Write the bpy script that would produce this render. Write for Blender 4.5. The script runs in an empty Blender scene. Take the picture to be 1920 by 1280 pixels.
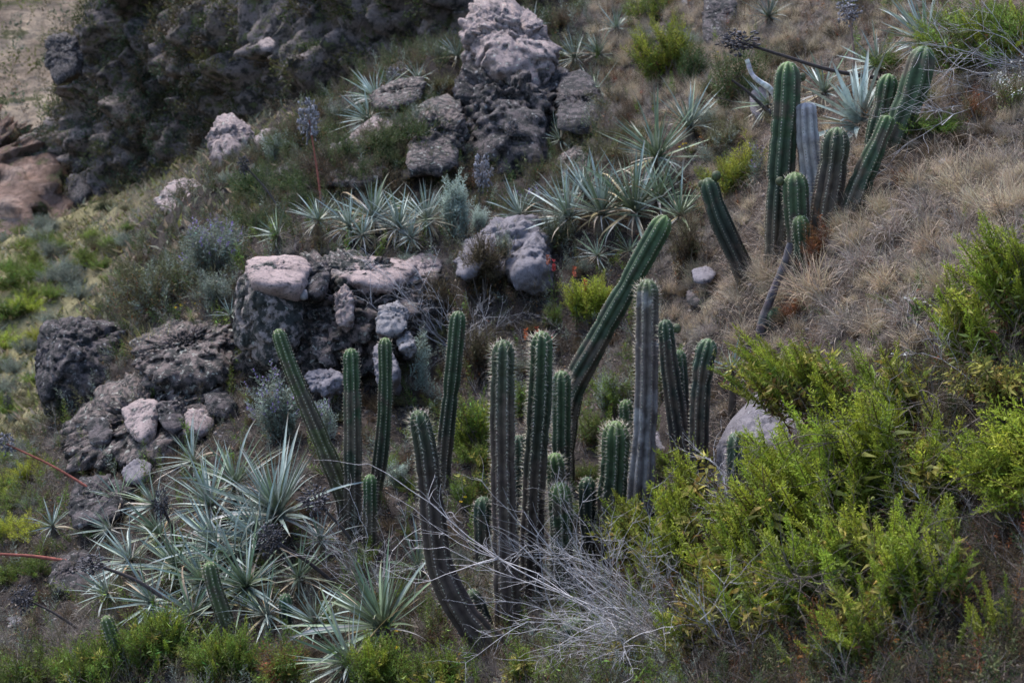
import bpy, bmesh, math
import numpy as np
from mathutils import Matrix, Vector

sc = bpy.context.scene
COL = sc.collection
rng = np.random.default_rng(11)

# ------------------------------------------------------------------ camera, sky, sun, exposure
F = 2667.0                                  # focal length in photo pixels (50 mm on a 36 mm sensor, 1920 wide)
PITCH = math.radians(-12.0)
CP, SP = math.cos(PITCH), math.sin(PITCH)
cam_data = bpy.data.cameras.new("camera")
cam_data.lens = 50.0; cam_data.sensor_width = 36.0
cam_data.clip_start = 0.1; cam_data.clip_end = 2000.0
cam_data.dof.use_dof = True; cam_data.dof.focus_distance = 7.2; cam_data.dof.aperture_fstop = 4.5
cam = bpy.data.objects.new("camera", cam_data)
cam.rotation_euler = (math.radians(90.0) + PITCH, 0.0, 0.0)
COL.objects.link(cam); sc.camera = cam

SUN_EL, SUN_AZ = math.radians(58.0), math.radians(-38.0)      # azimuth from +Y, negative = to the left
world = bpy.data.worlds.new("World"); sc.world = world; world.use_nodes = True
wn = world.node_tree
bg = wn.nodes["Background"]; bg.inputs["Strength"].default_value = 0.10
sky = wn.nodes.new("ShaderNodeTexSky"); sky.sky_type = 'NISHITA'; sky.sun_disc = False
sky.sun_elevation = SUN_EL; sky.sun_rotation = SUN_AZ
sky.air_density = 1.0; sky.dust_density = 1.5; sky.ozone_density = 1.0
wn.links.new(sky.outputs[0], bg.inputs[0])
sun_data = bpy.data.lights.new("sun", 'SUN'); sun_data.energy = 1.5; sun_data.angle = math.radians(18.0)
sun_data.color = (1.0, 0.965, 0.92)
sun = bpy.data.objects.new("sun", sun_data)
sd = Vector((math.sin(SUN_AZ) * math.cos(SUN_EL), math.cos(SUN_AZ) * math.cos(SUN_EL), math.sin(SUN_EL)))
sun.rotation_euler = sd.to_track_quat('Z', 'Y').to_euler()
COL.objects.link(sun)
sc.view_settings.view_transform = 'Standard'; sc.view_settings.look = 'None'
sc.view_settings.gamma = 1.0; sc.view_settings.use_curve_mapping = False
sc.view_settings.exposure = 2.05
sc.cycles.use_denoising = True
sc.cycles.max_bounces = 4; sc.cycles.diffuse_bounces = 2; sc.cycles.glossy_bounces = 1
sc.cycles.transmission_bounces = 2; sc.cycles.caustics_reflective = False; sc.cycles.caustics_refractive = False

# ------------------------------------------------------------------ pixel <-> world helpers (survey of the slope)
def P(px, py, d):
    x = (px - 960.0) / F * d; u = (640.0 - py) / F * d
    return np.array([x, d * CP - u * SP, d * SP + u * CP])

def PY(px, py, Y):
    v = (640.0 - py) / F
    return P(px, py, Y / (CP - v * SP))

def hashn(i, j, k, seed):
    n = (i.astype(np.int64) * 374761393 + j.astype(np.int64) * 668265263 + k.astype(np.int64) * 2147483647 + seed * 974634777) & 0xFFFFFFFF
    n = ((n ^ (n >> 13)) * 1274126177) & 0xFFFFFFFF
    n = ((n ^ (n >> 16)) * 2246822519) & 0xFFFFFFFF
    return ((n ^ (n >> 15)) & 0xFFFFFF) / float(0x7FFFFF) - 1.0

def vnoise(p, seed=0):
    i = np.floor(p); f = p - i; u = f * f * (3 - 2 * f); i = i.astype(np.int64)
    r = 0.0
    for a in (0, 1):
        wa = u[:, 0] if a else 1 - u[:, 0]
        for b in (0, 1):
            wb = u[:, 1] if b else 1 - u[:, 1]
            for c in (0, 1):
                wc = u[:, 2] if c else 1 - u[:, 2]
                r = r + wa * wb * wc * hashn(i[:, 0] + a, i[:, 1] + b, i[:, 2] + c, seed)
    return r

def fbm(p, octaves=4, seed=0, gain=0.5):
    a, s, r = 1.0, 0.0, 0.0
    for o in range(octaves):
        r = r + a * vnoise(p * (2.03 ** o) + 17.3 * o, seed + o); s += a; a *= gain
    return r / s

def ridged(p, octaves=4, seed=0):
    a, s, r = 1.0, 0.0, 0.0
    for o in range(octaves):
        r = r + a * (1 - 2 * np.abs(vnoise(p * (2.1 ** o) + 9.1 * o, seed + o))); s += a; a *= 0.5
    return r / s

ANCH = [(1900,1280,4.4),(1500,1280,5.0),(1100,1280,6.3),(800,1280,6.9),(500,1280,7.3),(200,1280,7.7),(0,1280,8.2),(2200,1280,3.8),(-300,1280,9),
 (1600,900,6.4),(1750,1000,5.8),(1700,600,7.2),(1880,560,6.8),(1850,300,8.4),(1900,100,9.4),(1650,120,11),(1600,450,8.6),(1470,470,9.2),(1400,330,11.5),(1250,310,12.8),
 (1150,200,15),(1000,110,18.5),(1250,30,18.5),(1450,60,14.5),(1650,10,13.5),(1900,10,11),(2200,100,9),(2200,700,5.5),
 (955,1190,7.6),(655,985,9.0),(1195,960,8.4),(1065,890,9.1),(1310,940,7.9),(1420,700,8.6),(900,900,9.3),(750,790,10.4),(1000,760,10.3),(1150,650,11),(1300,600,10.3),
 (600,720,10.9),(650,455,12.3),(480,470,12.6),(850,440,12.6),(600,395,14.0),(750,395,14.0),(700,345,14.3),(1000,370,13.6),(560,335,14.8),(850,330,14.6),(950,340,15.0),(950,240,17.2),(1040,240,16.6),(880,240,16.6),(700,290,14.7),(800,275,14.9),(780,225,15.6),(640,300,15.0),(600,315,15.0),
 (400,1000,8.9),(280,1160,8.2),(480,870,9.8),(300,830,10.9),(130,760,12.6),(180,1000,9.6),(110,1120,9.2),(400,640,12),(280,580,13.2),(300,430,17),(420,400,16),
 (30,1000,16),(0,860,20),(0,720,25),(30,560,32),(100,440,42),(250,390,40),(0,400,48),(350,360,30),(470,305,18.3),(560,298,17.0),(640,272,16.0),(700,212,16.8),(780,160,17.2),(860,125,18.2),(500,330,25),(700,280,25),(860,220,26),(940,110,24),(-400,700,24),(-500,400,45)]
AP = [P(*a) for a in ANCH] + [np.array(v, float) for v in
 [(0,0.3,-1.6),(3,0.3,-0.9),(-4,0.5,-3.2),(8,2,0.4),(8,10,1.8),(9,20,3.0),(6,27,2.6),(-32,20,-4.4),(-32,45,-4),(-14,58,-4),(0,42,2.5),(9,42,4),(-14,6,-5.4),(-30,4,-5)]]
AP = np.array(AP)
def _k(r2): return np.where(r2 < 1e-9, 0.0, 0.5 * r2 * np.log(np.maximum(r2, 1e-9)))
_n = len(AP)
_K = _k(((AP[:, None, :2] - AP[None, :, :2]) ** 2).sum(-1)) + np.eye(_n) * 0.02
_Q = np.hstack([np.ones((_n, 1)), AP[:, :2]])
_S = np.linalg.solve(np.vstack([np.hstack([_K, _Q]), np.hstack([_Q.T, np.zeros((3, 3))])]), np.concatenate([AP[:, 2], np.zeros(3)]))
def ground_z(xy):
    xy = np.atleast_2d(np.asarray(xy, float))
    out = np.empty(len(xy))
    for s in range(0, len(xy), 20000):
        q = xy[s:s + 20000]
        out[s:s + 20000] = _k(((q[:, None, :] - AP[None, :, :2]) ** 2).sum(-1)) @ _S[:_n] + _S[_n] + q @ _S[_n + 1:]
    p3 = np.column_stack([xy, np.zeros(len(xy))])
    far = np.clip((xy[:, 1] - 14) / 20, 0, 1)
    out += fbm(p3 * 1.1, 4, 3) * (0.13 + 0.5 * far) + fbm(p3 * 5.0, 3, 8) * 0.025
    return out
def gz(x, y): return float(ground_z([[x, y]])[0])
_D = 2.4 * 1.012 ** np.arange(285)
def G(px, py):
    """the point of the ground seen at this pixel"""
    v = P(px, py, 1.0)
    pts = _D[:, None] * v[None, :]
    dz = pts[:, 2] - ground_z(pts[:, :2])
    b = np.nonzero(dz < 0)[0]
    if len(b) == 0: i = len(_D) - 1; return pts[i]
    i = max(int(b[0]), 1)
    t = dz[i - 1] / (dz[i - 1] - dz[i] + 1e-9)
    d = _D[i - 1] + (_D[i] - _D[i - 1]) * t
    return v * d
def depth_of(p): return p[1] * CP + p[2] * SP
def m_of(px, p): return px * depth_of(p) / F          # photo pixels -> metres at the distance of p

def nrm(v):
    v = np.asarray(v, float)
    return v / np.maximum(np.linalg.norm(v, axis=-1, keepdims=True), 1e-9)

# ------------------------------------------------------------------ mesh collecting
class MB:
    def __init__(s): s.v = []; s.f = {3: [], 4: []}; s.c = []; s.n = 0
    def add(s, V, Fc, C):
        V = np.asarray(V, float).reshape(-1, 3); Fc = np.asarray(Fc, np.int64)
        C = np.asarray(C, float)
        if C.ndim == 1: C = np.tile(C, (len(V), 1))
        s.v.append(V); s.c.append(C[:, :3]); s.f[Fc.shape[1]].append(Fc + s.n); s.n += len(V)
    def join(s, other, M=None, tint=None):
        V = np.vstack(other.v)
        if M is not None: V = V @ np.asarray(M)[:3, :3].T + np.asarray(M)[:3, 3]
        C = np.vstack(other.c)
        if tint is not None: C = C * np.asarray(tint)
        s.v.append(V); s.c.append(C)
        for k in (3, 4):
            for f in other.f[k]: s.f[k].append(f + s.n)
        s.n += len(V)
    def mesh(s, name, mat, smooth=False):
        me = bpy.data.meshes.new(name)
        V = np.vstack(s.v).astype(np.float32); C = np.vstack(s.c).astype(np.float32)
        loops = []; sizes = []
        for k in (3, 4):
            if s.f[k]:
                a = np.vstack(s.f[k]); loops.append(a.ravel()); sizes.append(np.full(len(a), k))
        loops = np.concatenate(loops).astype(np.int32); sizes = np.concatenate(sizes)
        starts = np.concatenate([[0], np.cumsum(sizes)[:-1]]).astype(np.int32)
        me.vertices.add(len(V)); me.vertices.foreach_set("co", V.ravel())
        me.loops.add(len(loops)); me.loops.foreach_set("vertex_index", loops)
        me.polygons.add(len(starts)); me.polygons.foreach_set("loop_start", starts)
        me.update(calc_edges=True)
        at = me.color_attributes.new("Col", 'FLOAT_COLOR', 'POINT')
        at.data.foreach_set("color", np.column_stack([C, np.ones(len(C))]).astype(np.float32).ravel())
        if smooth: me.polygons.foreach_set("use_smooth", np.ones(len(starts), bool))
        me.materials.append(mat)
        return me

def jit(col, n, amt=0.25):
    """n colours scattered round col"""
    col = np.asarray(col, float)
    return np.clip(col * (1 + rng.normal(0, amt, (n, 1))) * (1 + rng.normal(0, amt * 0.25, (n, 3))), 0.003, 0.9)

def perp(d):
    r = rng.normal(size=d.shape)
    return nrm(np.cross(d, r))

def diamonds(mb, base, d, L, W, col, curl=0.15):
    """one small folded leaf (two triangles' worth of quad) per row"""
    n = len(base); d = nrm(d); s = perp(d); nn = np.cross(d, s)
    L = np.broadcast_to(L, (n,))[:, None]; W = np.broadcast_to(W, (n,))[:, None]
    mid = base + d * L * 0.45 + nn * L * curl * 0.5
    V = np.stack([base, mid + s * W * 0.5, base + d * L - nn * L * curl * 0.3, mid - s * W * 0.5], 1)
    f = np.arange(n)[:, None] * 4 + np.array([0, 1, 2, 3])
    mb.add(V.reshape(-1, 3), f, np.repeat(col, 4, 0))

def blades(mb, base, d, L, W, droop, col, segs=3, tipcol=None):
    """curving grass blades, ribbons that taper to a point"""
    n = len(base); d = nrm(d); s = perp(d)
    L = np.broadcast_to(L, (n,))[:, None]; W = np.broadcast_to(W, (n,))[:, None]; droop = np.broadcast_to(droop, (n,))[:, None]
    rows = []; cols = []
    for k in range(segs + 1):
        t = k / segs
        c = base + d * L * t + np.array([0, 0, -1.0]) * L * droop * t * t
        w = W * 0.5 * (1 - t) ** 0.7 + 1e-4
        rows += [c + s * w, c - s * w]
        cc = col if tipcol is None else col * (1 - t) + tipcol * t
        cols += [cc, cc]
    V = np.stack(rows, 1); C = np.stack(cols, 1); m = 2 * (segs + 1)
    f = np.array([[2 * k, 2 * k + 1, 2 * k + 3, 2 * k + 2] for k in range(segs)])
    Fc = (np.arange(n)[:, None, None] * m + f[None]).reshape(-1, 4)
    mb.add(V.reshape(-1, 3), Fc, C.reshape(-1, 3))

def tube(mb, path, rad, col, sides=5, cap=True):
    path = np.asarray(path, float); n = len(path); rad = np.broadcast_to(rad, (n,))
    t = nrm(np.gradient(path, axis=0))
    ref = np.array([0.31, 0.87, 0.11]) if abs(t[0] @ nrm(np.array([0.31, 0.87, 0.11]))) < 0.9 else np.array([1.0, 0, 0])
    a = nrm(np.cross(t, ref)); b = np.cross(t, a)
    th = np.arange(sides) * 2 * math.pi / sides
    V = path[:, None] + rad[:, None, None] * (np.cos(th)[None, :, None] * a[:, None] + np.sin(th)[None, :, None] * b[:, None])
    i = np.arange(n - 1)[:, None] * sides; j = np.arange(sides)[None]; j2 = (j + 1) % sides
    Fc = np.stack([i + j, i + j2, i + sides + j2, i + sides + j], -1).reshape(-1, 4)
    col = np.asarray(col, float)
    C = np.repeat(col, sides, 0) if col.ndim == 2 else col
    mb.add(V.reshape(-1, 3), Fc, C)

def spline(pts, n):
    pts = np.asarray(pts, float)
    q = np.vstack([2 * pts[0] - pts[1], pts, 2 * pts[-1] - pts[-2]])
    seg = np.linalg.norm(np.diff(pts, axis=0), axis=1); cum = np.concatenate([[0], np.cumsum(seg)])
    out = []
    for s in np.linspace(0, cum[-1], n):
        k = min(int(np.searchsorted(cum, s, side='right')) - 1, len(pts) - 2); k = max(k, 0)
        t = (s - cum[k]) / max(seg[k], 1e-9)
        p0, p1, p2, p3 = q[k], q[k + 1], q[k + 2], q[k + 3]
        out.append(0.5 * (2 * p1 + (p2 - p0) * t + (2 * p0 - 5 * p1 + 4 * p2 - p3) * t * t + (3 * p1 - p0 - 3 * p2 + p3) * t ** 3))
    return np.array(out)

def frame(z, x_hint=None, twist=0.0):
    """3x3 with +Z along z; +X towards x_hint"""
    z = nrm(z)
    if x_hint is None: x_hint = np.array([math.cos(twist), math.sin(twist), 0.05])
    x = x_hint - z * (x_hint @ z)
    if np.linalg.norm(x) < 1e-4: x = np.cross(z, [0, 1, 0])
    x = nrm(x); y = np.cross(z, x)
    return np.column_stack([x, y, z])
def mat4(R, t, s=1.0):
    M = np.eye(4); M[:3, :3] = R * np.asarray(s); M[:3, 3] = t
    return M

# ------------------------------------------------------------------ objects
def thing(name, label, cat, loc, group=None):
    o = bpy.data.objects.new(name, None); o.empty_display_size = 0.05
    COL.objects.link(o); o.location = [float(v) for v in loc]
    o["label"] = label; o["category"] = cat
    if group: o["group"] = group
    return o
def part(name, me, parent, M=None, kind=None, label=None):
    o = bpy.data.objects.new(name, me); COL.objects.link(o)
    if parent is not None: o.parent = parent
    if M is not None: o.matrix_basis = Matrix([[float(v) for v in r] for r in M])
    if kind: o["kind"] = kind
    if label: o["label"] = label
    return o
def tag(o, label, cat, group=None, kind=None):
    o["label"] = label; o["category"] = cat
    if group: o["group"] = group
    if kind: o["kind"] = kind
    return o
def setting(name, me, label=None, kind="structure"):
    o = part(name, me, None); o["kind"] = kind
    if label: o["label"] = label
    return o

# ------------------------------------------------------------------ materials
def new_mat(name):
    m = bpy.data.materials.new(name); m.use_nodes = True
    nt = m.node_tree; b = nt.nodes["Principled BSDF"]
    b.inputs["Specular IOR Level"].default_value = 0.25
    return m, nt, b
def nd(nt, t, **kw):
    n = nt.nodes.new(t)
    for k, v in kw.items(): setattr(n, k, v)
    return n
def noise_node(nt, scale, detail=4, rough=0.6, coord=None):
    n = nd(nt, "ShaderNodeTexNoise"); n.inputs["Scale"].default_value = scale
    n.inputs["Detail"].default_value = detail; n.inputs["Roughness"].default_value = rough
    if coord is not None: nt.links.new(coord, n.inputs["Vector"])
    return n
def ramp(nt, src, stops):
    r = nd(nt, "ShaderNodeValToRGB"); e = r.color_ramp.elements
    while len(e) < len(stops): e.new(0.5)
    for q, (p, c) in zip(e, stops): q.position = p; q.color = (*c, 1) if len(c) == 3 else c
    nt.links.new(src, r.inputs[0]); return r
def mix(nt, fac, a, b, mode='MIX'):
    m = nd(nt, "ShaderNodeMix", data_type='RGBA', blend_type=mode)
    for sock, v in ((0, fac), (6, a), (7, b)):
        if hasattr(v, 'is_linked') or hasattr(v, 'links'): nt.links.new(v, m.inputs[sock])
        elif sock == 0: m.inputs[0].default_value = v
        else: m.inputs[sock].default_value = (*v, 1)
    return m.outputs[2]

def foliage_mat(name, rough=0.55, trans=0.25, scale=18.0, spec=0.3, hue=0.02, val=0.3):
    m, nt, b = new_mat(name)
    at = nd(nt, "ShaderNodeAttribute", attribute_name="Col")
    oi = nd(nt, "ShaderNodeObjectInfo"); tc = nd(nt, "ShaderNodeTexCoord")
    no = noise_node(nt, scale, 3, 0.6, tc.outputs["Object"])
    r = ramp(nt, no.outputs[0], [(0.3, (0.62, 0.6, 0.6)), (0.7, (1.3, 1.3, 1.25))])
    c = mix(nt, 1.0, at.outputs["Color"], r.outputs[0], 'MULTIPLY')
    hs = nd(nt, "ShaderNodeHueSaturation")
    a1 = nd(nt, "ShaderNodeMapRange"); a1.inputs[3].default_value = 0.5 - hue; a1.inputs[4].default_value = 0.5 + hue
    a2 = nd(nt, "ShaderNodeMapRange"); a2.inputs[3].default_value = 1 - val; a2.inputs[4].default_value = 1 + val
    nt.links.new(oi.outputs["Random"], a1.inputs[0]); nt.links.new(a1.outputs[0], hs.inputs["Hue"])
    ml = nd(nt, "ShaderNodeMath", operation='FRACT'); mm = nd(nt, "ShaderNodeMath", operation='MULTIPLY'); mm.inputs[1].default_value = 7.31
    nt.links.new(oi.outputs["Random"], mm.inputs[0]); nt.links.new(mm.outputs[0], ml.inputs[0]); nt.links.new(ml.outputs[0], a2.inputs[0])
    nt.links.new(a2.outputs[0], hs.inputs["Value"]); nt.links.new(c, hs.inputs["Color"])
    nt.links.new(hs.outputs[0], b.inputs["Base Color"]); b.inputs["Roughness"].default_value = rough
    b.inputs["Specular IOR Level"].default_value = spec
    if trans > 0:
        t = nd(nt, "ShaderNodeBsdfTranslucent"); nt.links.new(hs.outputs[0], t.inputs[0])
        ms = nd(nt, "ShaderNodeMixShader"); ms.inputs[0].default_value = trans
        nt.links.new(b.outputs[0], ms.inputs[1]); nt.links.new(t.outputs[0], ms.inputs[2])
        nt.links.new(ms.outputs[0], nt.nodes["Material Output"].inputs[0])
    return m

def rock_mat(name, base, dark, lichen, dark_amt=0.5, lichen_amt=0.65, scale=1.0, bump=0.5):
    m, nt, b = new_mat(name)
    tc = nd(nt, "ShaderNodeTexCoord"); oi = nd(nt, "ShaderNodeObjectInfo")
    ad = nd(nt, "ShaderNodeVectorMath", operation='ADD')
    nt.links.new(tc.outputs["Object"], ad.inputs[0])
    sc_ = nd(nt, "ShaderNodeVectorMath", operation='SCALE'); sc_.inputs["Scale"].default_value = 37.0
    cmb = nd(nt, "ShaderNodeCombineXYZ")
    for k in range(3): nt.links.new(oi.outputs["Random"], cmb.inputs[k])
    nt.links.new(cmb.outputs[0], sc_.inputs[0]); nt.links.new(sc_.outputs[0], ad.inputs[1])
    v = ad.outputs[0]
    big = noise_node(nt, 2.2 * scale, 6, 0.62, v); fine = noise_node(nt, 26 * scale, 5, 0.7, v); mid = noise_node(nt, 7 * scale, 6, 0.7, v)
    c = ramp(nt, big.outputs[0], [(0.3, tuple(x * 0.72 for x in base)), (0.5, base), (0.72, tuple(min(1, x * 1.22) for x in base))]).outputs[0]
    r2 = ramp(nt, fine.outputs[0], [(0.32, (0.55, 0.55, 0.56)), (0.5, (1, 1, 1)), (0.72, (1.18, 1.16, 1.14))])
    c = mix(nt, 1.0, c, r2.outputs[0], 'MULTIPLY')
    dk = ramp(nt, mid.outputs[0], [(dark_amt - 0.05, (1, 1, 1)), (dark_amt + 0.04, (0, 0, 0))])
    c = mix(nt, dk.outputs[0], c, dark)
    lz = noise_node(nt, 9 * scale, 5, 0.65, v); lz.noise_dimensions = '4D'; lz.inputs["W"].default_value = 5.0
    lc = ramp(nt, lz.outputs[0], [(lichen_amt - 0.02, (0, 0, 0)), (lichen_amt + 0.03, (1, 1, 1))])
    c = mix(nt, lc.outputs[0], c, lichen)
    nt.links.new(c, b.inputs["Base Color"]); b.inputs["Roughness"].default_value = 0.92
    vo = nd(nt, "ShaderNodeTexVoronoi"); vo.feature = 'DISTANCE_TO_EDGE'; vo.inputs["Scale"].default_value = 5 * scale
    nt.links.new(v, vo.inputs["Vector"])
    vr = ramp(nt, vo.outputs[0], [(0.0, (0, 0, 0)), (0.05, (1, 1, 1))])
    ms = nd(nt, "ShaderNodeMath", operation='MULTIPLY_ADD'); ms.inputs[1].default_value = 0.25
    nt.links.new(vr.outputs[0], ms.inputs[0]); nt.links.new(fine.outputs[0], ms.inputs[2])
    bp = nd(nt, "ShaderNodeBump"); bp.inputs["Strength"].default_value = bump; bp.inputs["Distance"].default_value = 0.03 / scale
    nt.links.new(ms.outputs[0], bp.inputs["Height"]); nt.links.new(bp.outputs[0], b.inputs["Normal"])
    return m

def earth_mat(name, stops, scale, fine_scale, bump=0.4, dist=0.03, patch=None):
    m, nt, b = new_mat(name)
    tc = nd(nt, "ShaderNodeTexCoord"); v = tc.outputs["Object"]
    big = noise_node(nt, scale, 8, 0.68, v); fine = noise_node(nt, fine_scale, 6, 0.75, v)
    c = ramp(nt, big.outputs[0], stops).outputs[0]
    r2 = ramp(nt, fine.outputs[0], [(0.3, (0.4, 0.4, 0.42)), (0.5, (0.95, 0.95, 0.95)), (0.7, (1.5, 1.45, 1.4))])
    c = mix(nt, 1.0, c, r2.outputs[0], 'MULTIPLY')
    if patch:
        pn = noise_node(nt, patch[0], 6, 0.7, v)
        pr = ramp(nt, pn.outputs[0], [(patch[1], (0, 0, 0)), (patch[1] + 0.06, (1, 1, 1))])
        c = mix(nt, pr.outputs[0], c, patch[2])
    nt.links.new(c, b.inputs["Base Color"]); b.inputs["Roughness"].default_value = 0.95
    b.inputs["Specular IOR Level"].default_value = 0.1
    bp = nd(nt, "ShaderNodeBump"); bp.inputs["Strength"].default_value = bump; bp.inputs["Distance"].default_value = dist
    nt.links.new(fine.outputs[0], bp.inputs["Height"]); nt.links.new(bp.outputs[0], b.inputs["Normal"])
    return m

M_FOL = foliage_mat("foliage", 0.6, 0.3, 20, 0.2)
M_PUYA = foliage_mat("rosette_leaf", 0.5, 0.08, 6, 0.25, 0.02, 0.35)
M_DRY = foliage_mat("dry_grass", 0.7, 0.15, 10, 0.15, 0.01, 0.2)
M_WOOD = foliage_mat("woody_stem", 0.8, 0.0, 30, 0.15, 0.01, 0.2)
M_CACT = foliage_mat("cactus_skin", 0.6, 0.0, 22, 0.2, 0.012, 0.15)
M_SPINE = foliage_mat("spine", 0.6, 0.0, 40, 0.2, 0.0, 0.1)
M_SEED = foliage_mat("seed_capsule", 0.75, 0.0, 40, 0.2, 0.01, 0.2)
R_PINK = rock_mat("pink_grey_rock", (0.235, 0.183, 0.178), (0.06, 0.055, 0.058), (0.34, 0.35, 0.31), 0.45, 0.62, 2.2, 0.7)
R_LICH = rock_mat("lichen_crusted_rock", (0.23, 0.19, 0.18), (0.03, 0.032, 0.03), (0.30, 0.30, 0.27), 0.53, 0.64, 1.5, 0.9)
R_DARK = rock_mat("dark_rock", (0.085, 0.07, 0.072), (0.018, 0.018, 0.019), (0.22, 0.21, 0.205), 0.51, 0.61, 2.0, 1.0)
R_BROWN = rock_mat("brown_fissured_rock", (0.125, 0.097, 0.092), (0.022, 0.021, 0.021), (0.25, 0.245, 0.22), 0.51, 0.60, 2.2, 1.0)
R_CAP = rock_mat("pink_cap_rock", (0.27, 0.205, 0.196), (0.08, 0.068, 0.068), (0.30, 0.29, 0.26), 0.43, 0.68, 2.2, 0.7)
R_GREY = rock_mat("smooth_grey_rock", (0.14, 0.127, 0.142), (0.045, 0.043, 0.05), (0.33, 0.33, 0.33), 0.38, 0.68, 2.0, 0.5)
R_PALE = rock_mat("pale_spotted_rock", (0.19, 0.175, 0.182), (0.03, 0.03, 0.03), (0.26, 0.26, 0.24), 0.42, 0.70, 3.5, 0.5)
R_CLIFF = rock_mat("cliff_rock", (0.15, 0.122, 0.118), (0.03, 0.028, 0.026), (0.075, 0.08, 0.04), 0.48, 0.58, 0.45, 1.0)
M_SOIL = earth_mat("stony_soil", [(0.3, (0.045, 0.037, 0.034)), (0.5, (0.10, 0.08, 0.07)), (0.72, (0.19, 0.155, 0.14))], 1.3, 22)
M_HILL = earth_mat("dry_hillside", [(0.35, (0.10, 0.085, 0.065)), (0.48, (0.25, 0.19, 0.145)), (0.64, (0.40, 0.32, 0.245))], 0.16, 0.9, 1.0, 1.5, (0.5, 0.55, (0.10, 0.095, 0.05)))
M_BANK = earth_mat("pink_earth", [(0.36, (0.13, 0.085, 0.065)), (0.5, (0.27, 0.185, 0.155)), (0.64, (0.38, 0.29, 0.25))], 0.5, 2.2, 1.0, 0.6, (0.9, 0.57, (0.11, 0.11, 0.055)))

# ------------------------------------------------------------------ ground, valley, cliff, far hill
def ground_material():
    m, nt, b = new_mat("ground_earth")
    tc = nd(nt, "ShaderNodeTexCoord"); v = tc.outputs["Object"]
    at = nd(nt, "ShaderNodeAttribute", attribute_name="Col")
    n1 = noise_node(nt, 1.6, 8, 0.7, v); n2 = noise_node(nt, 30, 5, 0.75, v)
    r1 = ramp(nt, n1.outputs[0], [(0.3, (0.45, 0.43, 0.43)), (0.5, (1, 1, 1)), (0.72, (1.7, 1.6, 1.55))])
    r2 = ramp(nt, n2.outputs[0], [(0.3, (0.4, 0.4, 0.4)), (0.5, (1, 1, 1)), (0.7, (1.5, 1.5, 1.5))])
    c = mix(nt, 1.0, at.outputs["Color"], r1.outputs[0], 'MULTIPLY'); c = mix(nt, 1.0, c, r2.outputs[0], 'MULTIPLY')
    nt.links.new(c, b.inputs["Base Color"]); b.inputs["Roughness"].default_value = 0.95; b.inputs["Specular IOR Level"].default_value = 0.1
    bp = nd(nt, "ShaderNodeBump"); bp.inputs["Strength"].default_value = 0.7; bp.inputs["Distance"].default_value = 0.03
    nt.links.new(n2.outputs[0], bp.inputs["Height"]); nt.links.new(bp.outputs[0], b.inputs["Normal"])
    return m
M_GROUND = ground_material()

def grid_faces(nu, nv):
    i = np.arange(nu - 1)[:, None] * nv; j = np.arange(nv - 1)[None]
    return np.stack([i + j, i + nv + j, i + nv + j + 1, i + j + 1], -1).reshape(-1, 4)

gx = np.unique(np.round(np.concatenate([np.arange(-34, -8, 0.5), np.arange(-8, -4.5, 0.12), np.arange(-4.5, 4.2, 0.05), np.arange(4.2, 12, 0.3)]), 3))
gy = np.unique(np.round(np.concatenate([np.arange(0.4, 4, 0.15), np.arange(4, 13.5, 0.05), np.arange(13.5, 22, 0.1), np.arange(22, 62, 0.5)]), 3))
GX, GY = np.meshgrid(gx, gy, indexing='ij')
xy = np.column_stack([GX.ravel(), GY.ravel()])
gzv = ground_z(xy)
w_val = np.clip((-gzv - 3.9) / 1.0, 0, 1) * np.clip((xy[:, 1] - 11) / 4, 0, 1)
w_bank = np.clip((xy[:, 0] - 1.4) / 0.8, 0, 1) * np.clip((xy[:, 1] - 6.2) / 1.0, 0, 1)
gc = np.tile(np.array([0.034, 0.028, 0.026]), (len(xy), 1))
gc = gc * (1 - w_bank[:, None]) + np.array([0.06, 0.046, 0.038]) * w_bank[:, None]
gc = gc * (1 - w_val[:, None]) + np.array([0.15, 0.135, 0.075]) * w_val[:, None]
mb = MB(); mb.add(np.column_stack([xy, gzv]), grid_faces(len(gx), len(gy)), gc)
setting("ground", mb.mesh("ground", M_GROUND, True), "stony brown hillside soil falling away to the green valley")

def worley(p, seed):
    i = np.floor(p).astype(np.int64); f1 = np.full(len(p), 9.0); f2 = np.full(len(p), 9.0); idv = np.zeros(len(p))
    for a in (-1, 0, 1):
        for b in (-1, 0, 1):
            for c in (-1, 0, 1):
                q = i + [a, b, c]
                o = np.column_stack([hashn(q[:, 0], q[:, 1], q[:, 2], seed + k) for k in range(3)]) * 0.45 + 0.5
                d = np.linalg.norm(q + o - p, axis=1)
                h = hashn(q[:, 0], q[:, 1], q[:, 2], seed + 7)
                new = d < f1; f2 = np.where(new, f1, np.minimum(f2, d)); idv = np.where(new, h, idv); f1 = np.where(new, d, f1)
    return f1, f2, idv
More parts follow.
